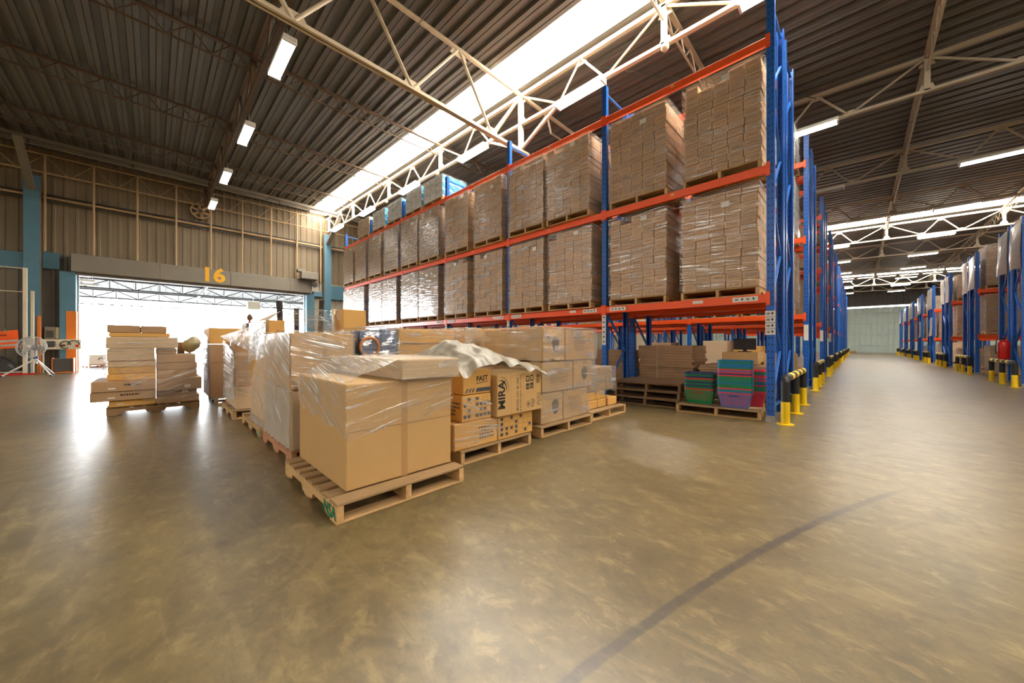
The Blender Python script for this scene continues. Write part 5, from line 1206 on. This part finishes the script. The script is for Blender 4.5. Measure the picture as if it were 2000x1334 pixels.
film_thing('grey plastic wrapped round the end of the tan carton behind the crumpled sheet', [(((-4.11, 3.19, 0.99), (-4.11, 3.5, 0.99), (-4.11, 3.5, 1.41), (-4.11, 3.19, 1.41)), dict(nu=10, nv=8, amp=0.012, nrm=(1, 0, 0), seed=111)), (((-5.0, 3.185, 0.99), (-4.105, 3.185, 0.99), (-4.105, 3.185, 1.41), (-5.0, 3.185, 1.41)), dict(nu=10, nv=8, amp=0.015, nrm=(0, -1, 0), seed=112))], FILMW)

# ------------------------------------------------------------------ under the rack: pallets, flattened cardboard, baskets
for k in range(3): pallet(-2.93, 7.0, 0.142 * k, 'weathered empty pallet in the rack bay, %s of the stack of three' % ('bottom', 'middle', 'top')[k], PI / 2 + 0.03 * (k - 1) + 0.12, 'empty pallets under the rack', L=0.95, W=1.2, mat=WOODD)
m = MB(); m.box((-0.6, -0.5, 0), (0.6, 0.5, 0.012), ch=0.003); tag(ob('plywood_sheet', fixn(m.mesh('ply', plain('dull_plywood', (150, 122, 90), 0.6, 0, 0.2, 3))), None, (-2.93, 7.0, 0.428), (0, 0, 0.13)), 'thin dull plywood sheet lying on the stack of empty pallets', 'plywood')
def flats(label, x, y, z, w, d, n, th, seed, group, curl=0.0):
    t = thing('cardboard_bundle', label, 'cardboard', (x, y, z), 0, group); rr = random.Random(seed)
    for i in range(n):
        def f(i=i):
            m = MB(); dx, dy = rr.uniform(-.025, .025), rr.uniform(-.025, .025); q = 6
            for j in range(q):
                a, b = -w / 2 + w * j / q + dx, -w / 2 + w * (j + 1) / q + dx; cz = lambda x_: curl * (x_ / w * 2) ** 2 * -1 + curl
                za, zb = th * i + cz(a), th * i + cz(b); e = th - 0.004
                m.face([(a, -d / 2 + dy, za), (b, -d / 2 + dy, zb), (b, -d / 2 + dy, zb + e), (a, -d / 2 + dy, za + e)]); m.face([(a, -d / 2 + dy, za + e), (b, -d / 2 + dy, zb + e), (b, d / 2 + dy, zb + e), (a, d / 2 + dy, za + e)])
                m.face([(a, d / 2 + dy, za), (b, d / 2 + dy, zb), (b, -d / 2 + dy, zb), (a, -d / 2 + dy, za)])
            m.face([(w / 2 + dx, -d / 2 + dy, th * i), (w / 2 + dx, d / 2 + dy, th * i), (w / 2 + dx, d / 2 + dy, th * i + th - .004), (w / 2 + dx, -d / 2 + dy, th * i + th - .004)])
            m.face([(-w / 2 + dx, d / 2 + dy, th * i), (-w / 2 + dx, -d / 2 + dy, th * i), (-w / 2 + dx, -d / 2 + dy, th * i + th - .004), (-w / 2 + dx, d / 2 + dy, th * i + th - .004)])
            return m.mesh('flat', KRAFTB)
        ob('flattened_carton', f(), t)
    m = MB(); m.box((-0.16, -d / 2 - 0.034, 0), (-0.155, -d / 2 - 0.03, n * th + curl)); ob('strap', m.mesh('strap', PAPER), t); return t
gf = 'flattened cardboard under the racks'
for q, (x, n) in enumerate(((-1.75, 12), (-3.0, 17), (-4.55, 15))):
    pallet(x, 8.25, 0, 'low pallet under the %s flattened cardboard bundle from the aisle' % ORD[q], 0, 'pallets under flattened cardboard', mat=WOODD)
    flats('bundle of flattened cardboard behind the rack, %s from the aisle' % ORD[q], x, 8.25, 0.143, 1.15, 0.9, n, 0.058 if q else 0.05, q, gf, 0.0 if q else 0.01)
flats('slightly curled pile of flattened cardboard leaning out under the rack', -3.15, 7.32 + 0.2, 0.45, 1.0, 0.5, 5, 0.03, 9, None, 0.05) if False else None
cbox('low kraft carton on the flattened cardboard closest to the aisle', -1.95, -1.35, 8.0, 8.6, 0.80, 1.0, KRAFT, None)
mon = thing('black_monitor', 'black old monitor standing on a carton under the rack', 'monitor', (-1.62, 8.3, 1.003)); mon.scale = (0.8, 0.8, 0.75)
m = MB(); m.box((-0.24, -0.03, 0.06), (0.24, 0.02, 0.36), ch=0.01); ob('screen', fixn(m.mesh('scr', BLK)), mon); m = MB(); m.box((-0.13, -0.12, 0), (0.13, 0.12, 0.02), ch=0.005); m.box((-0.04, 0.0, 0.02), (0.04, 0.04, 0.2)); ob('stand', fixn(m.mesh('std', BLK)), mon)
for i, (x, y, hgt, col, lb) in enumerate(((-3.0, 11.95, 1.25, KRAFTL, 'tall pale carton under the second aisle rack'), (-2.2, 11.95, 1.1, KRAFTO, 'orange-tan carton under the second aisle rack'), (-4.6, 12.0, 1.2, KRAFTB, 'dark brown carton under the second aisle rack'), (-1.48, 11.95, 0.9, KRAFT, 'kraft carton by the aisle under the second aisle rack'))):
    cbox(lb, x - 0.35, x + 0.3, y - 0.3, y + 0.4, 0.0, hgt, col, 'x')
for i, (x, y) in enumerate(((-5.6, 7.0), (-7.32, 7.1))):
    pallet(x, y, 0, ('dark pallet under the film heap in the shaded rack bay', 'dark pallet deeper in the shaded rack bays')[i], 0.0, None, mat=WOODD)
    cbox(('dark brown carton in the shaded rack bay behind the low stack', 'second dark brown carton deeper in the shaded rack bays')[i], x - 0.5, x + 0.5, y - 0.42, y + 0.42, 0.143, 0.9, KRAFTB, 'x')
def heap(u, v): a = 2 * PI * u; r = 0.5 * math.sin(PI / 2 * v) + 0.02; return (-5.6 + r * math.cos(a), 7.0 + r * 0.8 * math.sin(a), 0.96 + 0.3 * math.cos(PI / 2 * v) + 0.05 * nz(math.cos(a) * 3, math.sin(a) * 3, v * 4) * v)
m = MB(); m.grid(heap, 24, 8, 0, lambda u, v: (u * 3, v)); tag(ob('film_heap', m.mesh('heap', FILMG, True)), 'crumpled heap of waste film on the dark carton in the shaded bay', 'plastic film')

# nested plastic baskets
BC = {'green': (20, 132, 78), 'blue': (10, 118, 176), 'navy': (36, 56, 110), 'pink': (226, 62, 92), 'red': (206, 62, 46), 'purple': (112, 108, 168), 'teal': (8, 128, 132)}
def bask_mat(c): return plain('%s_basket_plastic' % c, BC[c], 0.32, 0, 0.08, 6)
BW, BD, BH = 0.46, 0.34, 0.225
def ring(z, s, n=4, r=0.05, k=1.0):
    pts = []
    for cx, cy, a0 in ((1, 1, 0), (-1, 1, 90), (-1, -1, 180), (1, -1, 270)):
        for i in range(n + 1):
            a = math.radians(a0 + 90 * i / n); pts.append(((BW / 2 * s - r) * cx + r * math.cos(a), (BD / 2 * s - r) * cy + r * math.sin(a), z))
    return pts
def basket_body(c, holes):
    def f():
        m = MB()
        if not holes:
            lv = [ring(0.0, 0.80), ring(BH, 0.97)]
            for (p, q) in zip(lv, lv[1:]):
                for i in range(len(p)): j = (i + 1) % len(p); m.face([p[i], p[j], q[j], q[i]])
        else:   # four perforated sides: a grid of real openings
            nv = 13
            def corner(z, sx, sy): s = 0.80 + 0.17 * z / BH; return Vector((BW / 2 * s * sx, BD / 2 * s * sy, z))
            for (a, b, nu) in (((-1, -1), (1, -1), 33), ((1, -1), (1, 1), 25), ((1, 1), (-1, 1), 33), ((-1, 1), (-1, -1), 25)):
                m.grid(lambda u, v, a=a, b=b: corner(v * BH, *a).lerp(corner(v * BH, *b), u), nu, nv, 0, None, lambda i, j, nu=nu: i % 2 == 1 and j % 2 == 1 and 1 < j < nv - 1 and 1 < i < nu - 2)
        m.face([p for p in ring(0.0, 0.8)][::-1]); return m.mesh('basket_body', bask_mat(c))
    return cached(('bb', c, holes), f)
def basket_rim(c):
    def f():
        m = MB(); a, b, d, e = ring(BH - 0.022, 0.965), ring(BH - 0.022, 1.03), ring(BH, 1.04), ring(BH, 0.96)
        for p, q in ((a, b), (b, d), (d, e), (e, a)):
            for i in range(len(p)): j = (i + 1) % len(p); m.face([p[i], p[j], q[j], q[i]])
        return m.mesh('basket_rim', bask_mat(c))
    return cached(('br', c), f)
def baskets(x, y, z, rz, cols, step, where, group):
    n = len(cols)
    for i, c in enumerate(cols):
        t = thing('plastic_basket', '%s plastic basket, %s from the top of the %s' % (c, ORD[n - 1 - i], where), 'basket', (x, y, z + step * i), rz, group)
        ob('body', basket_body(c, i == 0), t); ob('rim', basket_rim(c), t)
        if i == 0:
            m = MB(); m.box((-0.07, -BD / 2 * 0.985 - 0.004, 0.185), (0.07, -BD / 2 * 0.96, 0.2)); ob('handle_slot', m.mesh('hs', REDX if c == 'green' else bask_mat('navy')), t)
pallet(-1.69, 6.85, 0, 'wooden pallet under the nested plastic baskets in the rack bay', PI / 2 + 0.1, None, L=0.95, W=1.2)
baskets(-1.97, 6.73, 0.143, 0.12, ['green', 'red', 'green', 'navy', 'green', 'navy', 'green', 'red', 'navy', 'green', 'navy'], 0.03, 'short green stack', 'baskets in the short green stack')
tall = ['purple', 'pink', 'blue', 'teal', 'pink', 'green', 'green', 'teal', 'blue', 'green', 'teal', 'green', 'green', 'pink', 'navy', 'pink', 'purple', 'pink', 'green', 'blue', 'blue', 'blue', 'green', 'blue']
baskets(-1.42, 6.62, 0.143, 0.1, tall, 0.0232, 'tall many-coloured stack', 'baskets in the tall stack')
baskets(-1.30, 7.02, 0.143, 0.1, ['pink', 'pink', 'green', 'teal', 'green', 'pink', 'blue', 'teal', 'pink', 'purple', 'pink', 'pink', 'teal', 'green', 'pink'], 0.026, 'pink-based stack behind the tall one', 'baskets in the pink-based stack')
tw = thing('twine_coil', 'small coil of green-white twine between the basket stacks', 'twine', (-1.71, 6.72, 0.145))
m = MB(); m.path([(0.035 * math.cos(a * 0.9) , 0.06 * math.sin(a * 0.9), 0.02 + 0.006 * a) for a in [i * 0.5 for i in range(60)]], 0.006, 5); ob('coil', m.mesh('coil', plain('twine', (150, 160, 110), 0.7), True), tw)
wb = thing('wooden_chock', 'small orange wooden block on the floor at the far end of the guard rails', 'block', (-0.45, 57.6, 0)); m = MB(); m.box((-0.3, -0.5, 0.08), (0.3, 0.5, 0.3), ch=0.02); ob('block', fixn(m.mesh('blk', WOOD)), wb); m = MB(); m.box((-0.3, -0.5, 0), (-0.2, 0.5, 0.08)); m.box((0.2, -0.5, 0), (0.3, 0.5, 0.08)); ob('runner', m.mesh('rn', WOOD), wb)

# ------------------------------------------------------------------ by the dock door
fx = -22.45
mf = thing('mesh_fence', 'tall pale-framed wire mesh fence panel beside the dim blue column', 'fence', (fx, -3.45, 0))
m = MB(); m.box((-0.05, 0.0, 0), (0.05, 0.1, 4.03), ch=0.006); ob('frame_post', fixn(m.mesh('fp', CREAM)), mf)
m = MB(); m.box((-0.3, 0.14, 0), (-0.2, 0.22, 3.2), ch=0.006); ob('frame_post', fixn(m.mesh('fp', CREAM)), mf)
for z, r in ((4.0, 0.02), (3.12, 0.018), (0.1, 0.02)): m = MB(); m.tube((0, 0.0, z), (0, -5.5, z), r, 8); ob('rail', m.mesh('rl', CREAM), mf)
m = MB(); s = 0.085
for i in range(int(9.5 / s)):
    y0 = -i * s
    for sg in (1, -1):
        a = (y0 + (0 if sg > 0 else 0), 0.12) if sg > 0 else (y0, 0.12); 
        # diagonal wires clipped to the panel (5.5 wide, 3.9 high, steeper than 45 degrees)
        ya, yb = (y0 + 3.9, y0) if sg > 0 else (y0, y0 + 3.9)
        za, zb = 0.12, 4.0
        def clip(ya, za, yb, zb):
            t0, t1 = 0.0, 1.0; d = yb - ya
            for lo, sign in ((-5.5, 1), (0.0, -1)):
                p = sign * d; q = sign * (lo - ya)
                if p == 0: continue
                t = q / p
                if p > 0: t0 = max(t0, t)
                else: t1 = min(t1, t)
            return None if t0 >= t1 else ((ya + d * t0, za + (zb - za) * t0), (ya + d * t1, za + (zb - za) * t1))
        c = clip(ya, za, yb, zb)
        if c: m.tube((0.003 * sg, c[0][0], c[0][1]), (0.003 * sg, c[1][0], c[1][1]), 0.0045, 3, caps=False)
o = ob('wire_mesh', m.mesh('wm', plain('dull_fence_wire', (120, 118, 112), 0.5, 0.2, 0.1, 4)), mf); o['kind'] = 'stuff'
vs = thing('safety_vest', 'orange high visibility vest hanging on the mesh fence', 'vest', (fx + 0.075, -3.98, 1.5))
m = MB(); poly = [(-0.42, -0.62), (0.48, -0.5), (0.5, -0.2), (0.42, 0.12), (0.3, 0.16), (-0.02, 0.08), (-0.3, 0.05), (-0.46, 0.0)]
def vf(u, v): y = -0.45 + 0.9 * u; z = -0.6 + 0.12 * u + (0.66 + 0.0 * u) * v; return (0.03 * math.sin(u * 9) + 0.02 * nz(u * 5, v * 5, 1) + 0.02, y + 0.03 * (v - 0.5) * (1 - 2 * u), z)
m.grid(vf, 16, 10); m.grid(lambda u, v: (vf(1 - u, v)[0] - 0.025, vf(1 - u, v)[1], vf(1 - u, v)[2]), 16, 10); ob('fabric', m.mesh('vest', plain('orange_vest_fabric', (255, 96, 26), 0.7, 0, 0.08, 8), True), vs)
for v0 in (0.12, 0.36):
    m = MB(); m.grid(lambda u, v: tuple(Vector(vf(u, v0 + 0.11 * v)) + Vector((0.004, 0, 0))), 16, 2); ob('reflective_band', m.mesh('band', plain('reflective_band', (170, 165, 155), 0.3), True), vs)
m = MB(); m.path([tuple(Vector(vf(0.30 + 0.13 * math.cos(a) * 0.7, 0.72 + 0.1 * math.sin(a))) + Vector((0.006, 0, 0))) for a in [2 * PI * i / 20 for i in range(20)]], 0.006, 4, closed=True)
for i in range(5): p = Vector(vf(0.5 + 0.05 * i, 0.76)) + Vector((0.006, 0, 0)); m.box(p - Vector((0.001, 0.015, 0.03)), p + Vector((0.001, 0.012, 0.02)))
ob('chest_print', m.mesh('cp', BLACKINK), vs)
m = MB(); m.path([(0.02, 0.16, 0.05), (0.02, 0.16, 0.16), (-0.02, 0.15, 0.2), (-0.06, 0.15, 0.17)], 0.012, 6); ob('hanger_hook', m.mesh('hk', plain('green_hanger', (70, 170, 120), 0.4)), vs)
sh = thing('black_tarp_heap', 'low black tarp covered heap at the foot of the mesh fence', 'tarp', (-23.0, -4.9, 0))
m = MB(); m.grid(lambda u, v: ((-0.42 + 0.84 * v), -1.3 + 2.6 * u, (0.95 * (math.sin(PI * v) ** 0.45) * (math.sin(PI * u) ** 0.4) + 0.04 * nz(u * 9, v * 6, 1) * math.sin(PI * v))), 22, 12); ob('tarp', m.mesh('tarp', plain('black_tarp', (34, 33, 34), 0.45, 0, 0.3, 4), True), sh)
# pedestal fan
fan = thing('pedestal_fan', 'grey industrial fan with blue motor on a white tripod near the dock door', 'fan', (-21.15, -2.97, 0))
ax = Vector((0.92, -0.36, 0.12)).normalized(); q = ax.to_track_quat('Z', 'Y'); ctr = Vector((0.18, -0.07, 1.05)); Mh = Matrix.Translation(ctr) @ q.to_matrix().to_4x4()
GRILL = plain('silver_fan_wire', (186, 184, 178), 0.35, 0.4, 0.05, 5)
for nm, zz, rr_ in (('front_grille', 0.09, 0.37), ('rear_grille', -0.09, 0.37)):
    m = MB()
    for r_, dz in ((0.37, 0.0), (0.30, 0.05), (0.22, 0.075), (0.14, 0.09), (0.06, 0.095)):
        sg = 1 if zz > 0 else -1; m.path([Mh @ Vector((r_ * math.cos(a), r_ * math.sin(a), zz * 0.2 + sg * dz)) for a in [2 * PI * i / 24 for i in range(24)]], 0.005 if r_ < 0.37 else 0.012, 5, closed=True)
    for i in range(30):
        a = 2 * PI * i / 30; sg = 1 if zz > 0 else -1
        m.path([Mh @ Vector((r_ * math.cos(a), r_ * math.sin(a), zz * 0.2 + sg * dz)) for r_, dz in ((0.37, 0.0), (0.30, 0.05), (0.2, 0.08), (0.06, 0.095))], 0.0035, 4)
    if zz > 0: m.lathe([(0.07, 0.1), (0.065, 0.115), (0.0, 0.12)], 14, Mh)
    ob(nm, m.mesh(nm, GRILL), fan)
for i in range(3):
    m = MB(); M = Mh @ Matrix.Rotation(2 * PI * i / 3 + 0.4, 4, 'Z') @ Matrix.Translation((0, 0.18, 0)) @ Matrix.Rotation(0.5, 4, 'Y'); m.prism([(-0.06, -0.13), (0.06, -0.13), (0.13, 0.08), (0.08, 0.15), (-0.08, 0.14)], -0.004, 0.004, M); ob('blade', m.mesh('bl', GRILL), fan)
m = MB(); m.lathe([(0.05, -0.06), (0.05, 0.05)], 12, Mh); ob('hub', m.mesh('hub', GRILL), fan)
BLUEM = plain('blue_motor_paint', (30, 96, 190), 0.4)
m = MB(); m.lathe([(0.08, -0.34), (0.1, -0.32), (0.1, -0.13), (0.06, -0.1)], 16, Mh); ob('motor', m.mesh('mot', BLUEM), fan)
m = MB(); m.tube((0, 0, 0.6), tuple(ctr - ax * 0.22), 0.022, 10); m.tube((0, 0, 0.45), (0, 0, 0.72), 0.04, 10); ob('mast', m.mesh('mast', WHITE), fan)
m = MB(); m.tube((0.0, -0.05, 0.66), (0.0, 0.05, 0.66), 0.05, 10); ob('tilt_clamp', m.mesh('tc', BLUEM), fan)
for a in (-1.9, 0.2, 2.3):
    m = MB(); m.tube((0, 0, 0.62), (0.72 * math.cos(a + 0.4), 0.72 * math.sin(a + 0.4), 0.03), 0.025, 8); ob('leg', m.mesh('leg', WHITE), fan)
    m = MB(); m.lathe([(0.03, 0), (0.03, 0.05)], 8, Matrix.Translation((0.715 * math.cos(a + 0.4), 0.715 * math.sin(a + 0.4), 0))); ob('rubber_foot', m.mesh('ft', BLK), fan)
# switch box, tool board, stool box, frame
sb = thing('switch_box', 'beige electrical switch box on the wall above the tool board', 'switch box', (DW + 0.04, -2.86, 1.35))
m = MB(); m.box((0, -0.2, 0), (0.25, 0.08, 0.5), ch=0.01); ob('cabinet', fixn(m.mesh('cab', plain('grey_beige_box', (150, 140, 118), 0.5))), sb); m = MB(); m.box((0, 0.085, 0.02), (0.3, 0.24, 0.48), ch=0.01); ob('cabinet', fixn(m.mesh('cab', plain('cream_box', (206, 192, 152), 0.5))), sb)
m = MB(); m.box((0.25, -0.16, 0.06), (0.258, 0.03, 0.34)); ob('front_door', m.mesh('fd', DARKST), sb); m = MB(); m.path([(0.1, 0.16, 0.48), (0.1, 0.16, 0.6), (0.08, 0.3, 0.66), (0.05, 0.3, 0.7)], 0.015, 6); ob('cable', m.mesh('cb', plain('dull_red_cable', (120, 50, 50), 0.5)), sb)
tb = thing('tool_board', 'long white board with hanging cables, hoses and tools beside the door', 'board', (-22.75, -2.6, 0.94))
m = MB(); m.box((0, -0.5, 0), (0.03, 0.52, 0.4), ch=0.004); ob('board_panel', fixn(m.mesh('bd', CREAM)), tb)
for i, (yc, r_) in enumerate(((-0.24, 0.0), (0.12, 0.13), (0.33, 0.15))):
    if r_: m = MB(); m.path([(0.055, yc + r_ * math.cos(a), 0.18 + r_ * 1.15 * math.sin(a)) for a in [PI * i / 14 * (1.7 if yc < 0.2 else 1.0) for i in range(15)]], 0.016, 6); ob('hanging_hose', m.mesh('hh', BLK, True), tb)
m = MB(); m.box((0.03, -0.34, 0.1), (0.14, -0.12, 0.33), ch=0.03); ob('hand_tool', fixn(m.mesh('ht', DARKST)), tb); m = MB(); m.box((0.03, 0.02, 0.12), (0.1, 0.12, 0.2), ch=0.01); ob('hand_tool', fixn(m.mesh('ht', plain('brown_tool', (120, 70, 50), 0.5))), tb)
m = MB(); m.lathe([(0.05, 0), (0.05, 0.05)], 12, Matrix.Translation((0.03, 0.42, 0.14)) @ Matrix.Rotation(PI / 2, 4, 'Y')); ob('red_reel', m.mesh('rd', REDX), tb)
for yc in (-0.42, 0.44): m = MB(); m.box((0.0, yc - 0.02, -0.94), (0.03, yc + 0.02, 0.0)); ob('leg', m.mesh('bl', CREAM), tb)
st = thing('speaker_cabinet', 'dark low cabinet with orange edges on the floor below the tool board', 'cabinet', (-22.5, -2.5, 0))
m = MB(); m.box((-0.18, -0.24, 0.06), (0.18, 0.24, 0.58), ch=0.008); ob('body', fixn(m.mesh('cb', DARKST)), st); m = MB(); m.box((-0.2, 0.245, 0.04), (0.2, 0.27, 0.6)); m.box((-0.2, -0.27, 0.04), (0.2, -0.245, 0.6)); m.box((-0.2, -0.27, 0.02), (0.2, 0.27, 0.055)); ob('edge_frame', m.mesh('ef', ORANGEP), st)
for a in (-0.22, 0.22): m = MB(); m.box((-0.18, a - 0.02, 0), (0.18, a + 0.02, 0.02)); ob('foot', m.mesh('ft', BLK), st)
m = MB(); m.box((-0.05, 0.05, 0), (0.0, 0.95, 0.06), ch=0.01); tag(ob('parking_bar', fixn(m.mesh('pb', REDX)), None, (-22.15, -4.05, 0)), 'short red and white bar lying on the floor under the fan', 'bar')

# ------------------------------------------------------------------ outside the door
cn = thing('dock_canopy', 'white steel dock canopy with open trusses outside the door', 'canopy', (0, 0, 0))
TRANSL = plain('white_canopy_sheet', (110, 115, 120), 0.6, 0, 0.05, 1)
m = MB(); y = -14.0
while y < 26: m.face([(-24.2, y, 5.35), (-24.2, y + 0.2, 5.35), (-45, y + 0.2, 5.0), (-45, y, 5.0)]); m.face([(-24.2, y + 0.2, 5.35), (-24.2, y + 0.25, 5.41), (-45, y + 0.25, 5.06), (-45, y + 0.2, 5.0)]); m.face([(-24.2, y + 0.25, 5.41), (-24.2, y + 0.4, 5.35), (-45, y + 0.4, 5.0), (-45, y + 0.25, 5.06)]); y += 0.4
ob('canopy_roof', m.mesh('cr', TRANSL), cn)
GREYT = plain('grey_canopy_truss', (52, 54, 54), 0.5, 0, 0.1, 4)
for xx in (-27.5, -33, -38.5, -44):
    zt2 = 5.25 - (abs(xx) - 24) * 0.0168
    m = MB(); m.bar((xx, -14, zt2), (xx, 26, zt2), 0.12, 0.1); ob('top_chord', m.mesh('tc', GREYT), cn); m = MB(); m.bar((xx, -14, zt2 - 0.55), (xx, 26, zt2 - 0.55), 0.1, 0.08); ob('bottom_chord', m.mesh('bc', GREYT), cn)
    w_ = MB(); y = -14; k = 0
    while y < 26: w_.tube((xx, y, zt2 if k % 2 else zt2 - 0.55), (xx, y + 1.1, zt2 - 0.55 if k % 2 else zt2), 0.025, 5, caps=False); w_.tube((xx, y, zt2 - 0.55), (xx, y, zt2), 0.02, 5, caps=False); y += 1.1; k += 1
    o = ob('web_members', w_.mesh('wm', GREYT), cn); o['kind'] = 'stuff'
for yy in (-8.2, 2.4, 7.7, 13): m = MB(); m.bar((-24.2, yy, 4.9), (-45, yy, 4.55), 0.09, 0.16); m.bar((-24.2, yy, 5.3), (-45, yy, 4.98), 0.07, 0.07); ob('rafter', m.mesh('rf', GREYT), cn)
for yy in (-13.5, 20.0): m = MB(); m.tube((-44.5, yy, 0), (-44.5, yy, 4.6), 0.12, 10); ob('canopy_post', m.mesh('cp', GREYT), cn)
for i, xx in enumerate((-28.0, -30.0, -32.0)):
    t = thing('canopy_lamp', 'white tube lamp under the dock canopy, %s from the door' % ORD[i], 'lamp', (xx, -2.9, 4.55), 0, 'canopy lamps'); m = MB(); m.box((-0.12, -0.65, 0), (0.12, 0.65, 0.1), ch=0.02); ob('housing', fixn(m.mesh('h', WHITE)), t); m = MB(); m.tube((0, -0.4, 0.1), (0, -0.4, 0.66), 0.012, 6); m.tube((0, 0.4, 0.1), (0, 0.4, 0.66), 0.012, 6); ob('hanger', m.mesh('hg', GALV), t)
pallet(-27.6, -1.9, -0.02, 'pinkish wooden pallet out on the dock yard', 0.3, None, mat=WOODP)
ob1 = cbox('white box with a dark arc print on the pallet out in the yard', -28.0, -27.25, -2.25, -1.6, 0.125, 0.6, plain('white_board', (214, 210, 204), 0.6), None)
m = MB(); m.path([(0.38, 0.08 + 0.1 * math.cos(a), 0.22 + 0.1 * math.sin(a)) for a in [PI * i / 10 for i in range(11)]], 0.015, 6); ob('arc_print', m.mesh('ap', BLACKINK), ob1)
wbx = cbox('white box hung under the dock canopy beyond the film tents', -29.9, -29.3, 4.45, 5.15, 3.5, 4.02, WHITE, None, name='canopy_box'); wbx['category'] = 'box'
m = MB(); m.tube((0, 0, 0.52), (0, 0, 1.74), 0.015, 6); ob('hanger_rod', m.mesh('hr', GALV), wbx)

# ------------------------------------------------------------------ worker beyond the stacks
PXY = (-15.1, 2.36)
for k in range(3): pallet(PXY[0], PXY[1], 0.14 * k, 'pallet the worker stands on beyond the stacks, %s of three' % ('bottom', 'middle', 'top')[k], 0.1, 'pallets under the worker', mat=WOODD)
def person():
    t = thing('person', 'person with brown hair, white shirt and dark vest standing beyond the film-wrapped stacks', 'person', (PXY[0], PXY[1], 0.42), math.radians(105))
    V = [(0, 0, 0.92), (0, 0, 1.12), (0, 0, 1.36), (0, 0.02, 1.48), (0, 0.03, 1.53),
         (0.10, 0, 0.86), (0.11, 0.02, 0.48), (0.11, -0.02, 0.08), (0.11, 0.14, 0.04), (-0.10, 0, 0.86), (-0.11, 0.03, 0.48), (-0.11, 0.0, 0.08), (-0.11, 0.16, 0.04),
         (0.18, 0, 1.39), (0.23, 0.0, 1.12), (0.21, 0.14, 0.90), (0.2, 0.18, 0.83), (-0.18, 0, 1.39), (-0.23, 0.0, 1.12), (-0.21, 0.14, 0.90), (-0.2, 0.18, 0.83)]
    E_ = [(0, 1), (1, 2), (2, 3), (3, 4), (0, 5), (5, 6), (6, 7), (7, 8), (0, 9), (9, 10), (10, 11), (11, 12), (2, 13), (13, 14), (14, 15), (15, 16), (2, 17), (17, 18), (18, 19), (19, 20)]
    rad = [.15, .14, .16, .06, .055, .09, .065, .045, .04, .09, .065, .045, .04, .065, .048, .035, .035, .065, .048, .035, .035]
    me = bpy.data.meshes.new('body'); me.from_pydata(V, E_, []); o = ob('body', me, t)
    md = o.modifiers.new('s', 'SKIN'); sv = me.skin_vertices[0].data
    for i, r in enumerate(rad): sv[i].radius = (r, r * (0.72 if i < 3 else 1.0))
    sv[0].use_root = True
    o.modifiers.new('u', 'SUBSURF').levels = 2
    bpy.context.view_layer.update(); me2 = bpy.data.meshes.new_from_object(o.evaluated_get(bpy.context.evaluated_depsgraph_get()))
    o.modifiers.clear(); o.data = me2
    for mm in (plain('white_shirt', (224, 220, 216), 0.8), plain('dark_trousers', (50, 52, 62), 0.8), plain('dark_vest', (66, 58, 66), 0.7), plain('skin_tone', (186, 132, 100), 0.55), plain('black_shoe', (30, 28, 28), 0.5)): me2.materials.append(mm)
    for p in me2.polygons:
        c = p.center; p.material_index = 4 if c.z < 0.1 else 1 if c.z < 0.9 else 3 if c.z > 1.46 or (abs(c.x) > 0.17 and c.z < 1.0 and c.y > 0.08) else 2 if (abs(c.x) < 0.15 and 1.0 < c.z < 1.44) else 0
        p.use_smooth = True
    def blob(nm, fn, mt, nu=20, nv=14): m = MB(); m.grid(fn, nu, nv); return ob(nm, m.mesh(nm, mt, True), t)
    def head(u, v):
        a = 2 * PI * u; s = math.sin(PI * v); y = 0.098 * s * math.sin(a); x = 0.074 * s * math.cos(a); z = 1.635 - 0.115 * math.cos(PI * (1 - v)) * -1
        if y > 0.07 and -0.02 < z - 1.62 < 0.03 and abs(x) < 0.02: y += 0.022
        if z < 1.58: y += 0.01; x *= 0.86
        return (x, y + 0.035, z)
    blob('head', head, MATS['skin_tone'], 24, 18)
    blob('hair', lambda u, v: (0.082 * math.sin(PI * v * 0.62) * math.cos(2 * PI * u), 0.022 + (0.106 if math.sin(2 * PI * u) < 0 else 0.078) * math.sin(PI * v * 0.62) * math.sin(2 * PI * u) , 1.645 + 0.118 * math.cos(PI * v * 0.62) - (0.02 if math.sin(2 * PI * u) < 0 else -0.02)), plain('brown_hair', (96, 66, 46), 0.6))
    for sx in (-1, 1):
        blob('ear', lambda u, v, sx=sx: (sx * (0.076 + 0.01 * math.sin(PI * v) * math.cos(2 * PI * u)), 0.03 + 0.018 * math.sin(PI * v) * math.sin(2 * PI * u), 1.635 + 0.03 * math.cos(PI * v)), MATS['skin_tone'], 8, 6)
        blob('eye', lambda u, v, sx=sx: (sx * 0.03 + 0.011 * math.sin(PI * v) * math.cos(2 * PI * u), 0.122 + 0.006 * math.sin(PI * v) * math.sin(2 * PI * u), 1.645 + 0.006 * math.cos(PI * v)), BLACKINK, 8, 6)
        bx, by, bz = sx * 0.2, 0.19, 0.81
        m = MB(); m.box((bx - 0.04, by - 0.015, bz - 0.06), (bx + 0.04, by + 0.015, bz + 0.04), ch=0.012)
        for i, ln in enumerate((0.07, 0.08, 0.075, 0.06)): x_ = bx - 0.03 + 0.02 * i; m.path([(x_, by, bz - 0.05), (x_, by + 0.006, bz - 0.05 - ln * 0.6), (x_, by - 0.012, bz - 0.05 - ln)], 0.0085, 6)
        m.path([(bx - sx * 0.035, by, bz + 0.01), (bx - sx * 0.06, by + 0.012, bz - 0.03), (bx - sx * 0.058, by + 0.012, bz - 0.06)], 0.0095, 6); ob('hand', m.mesh('hand', MATS['skin_tone'], True), t)
person()
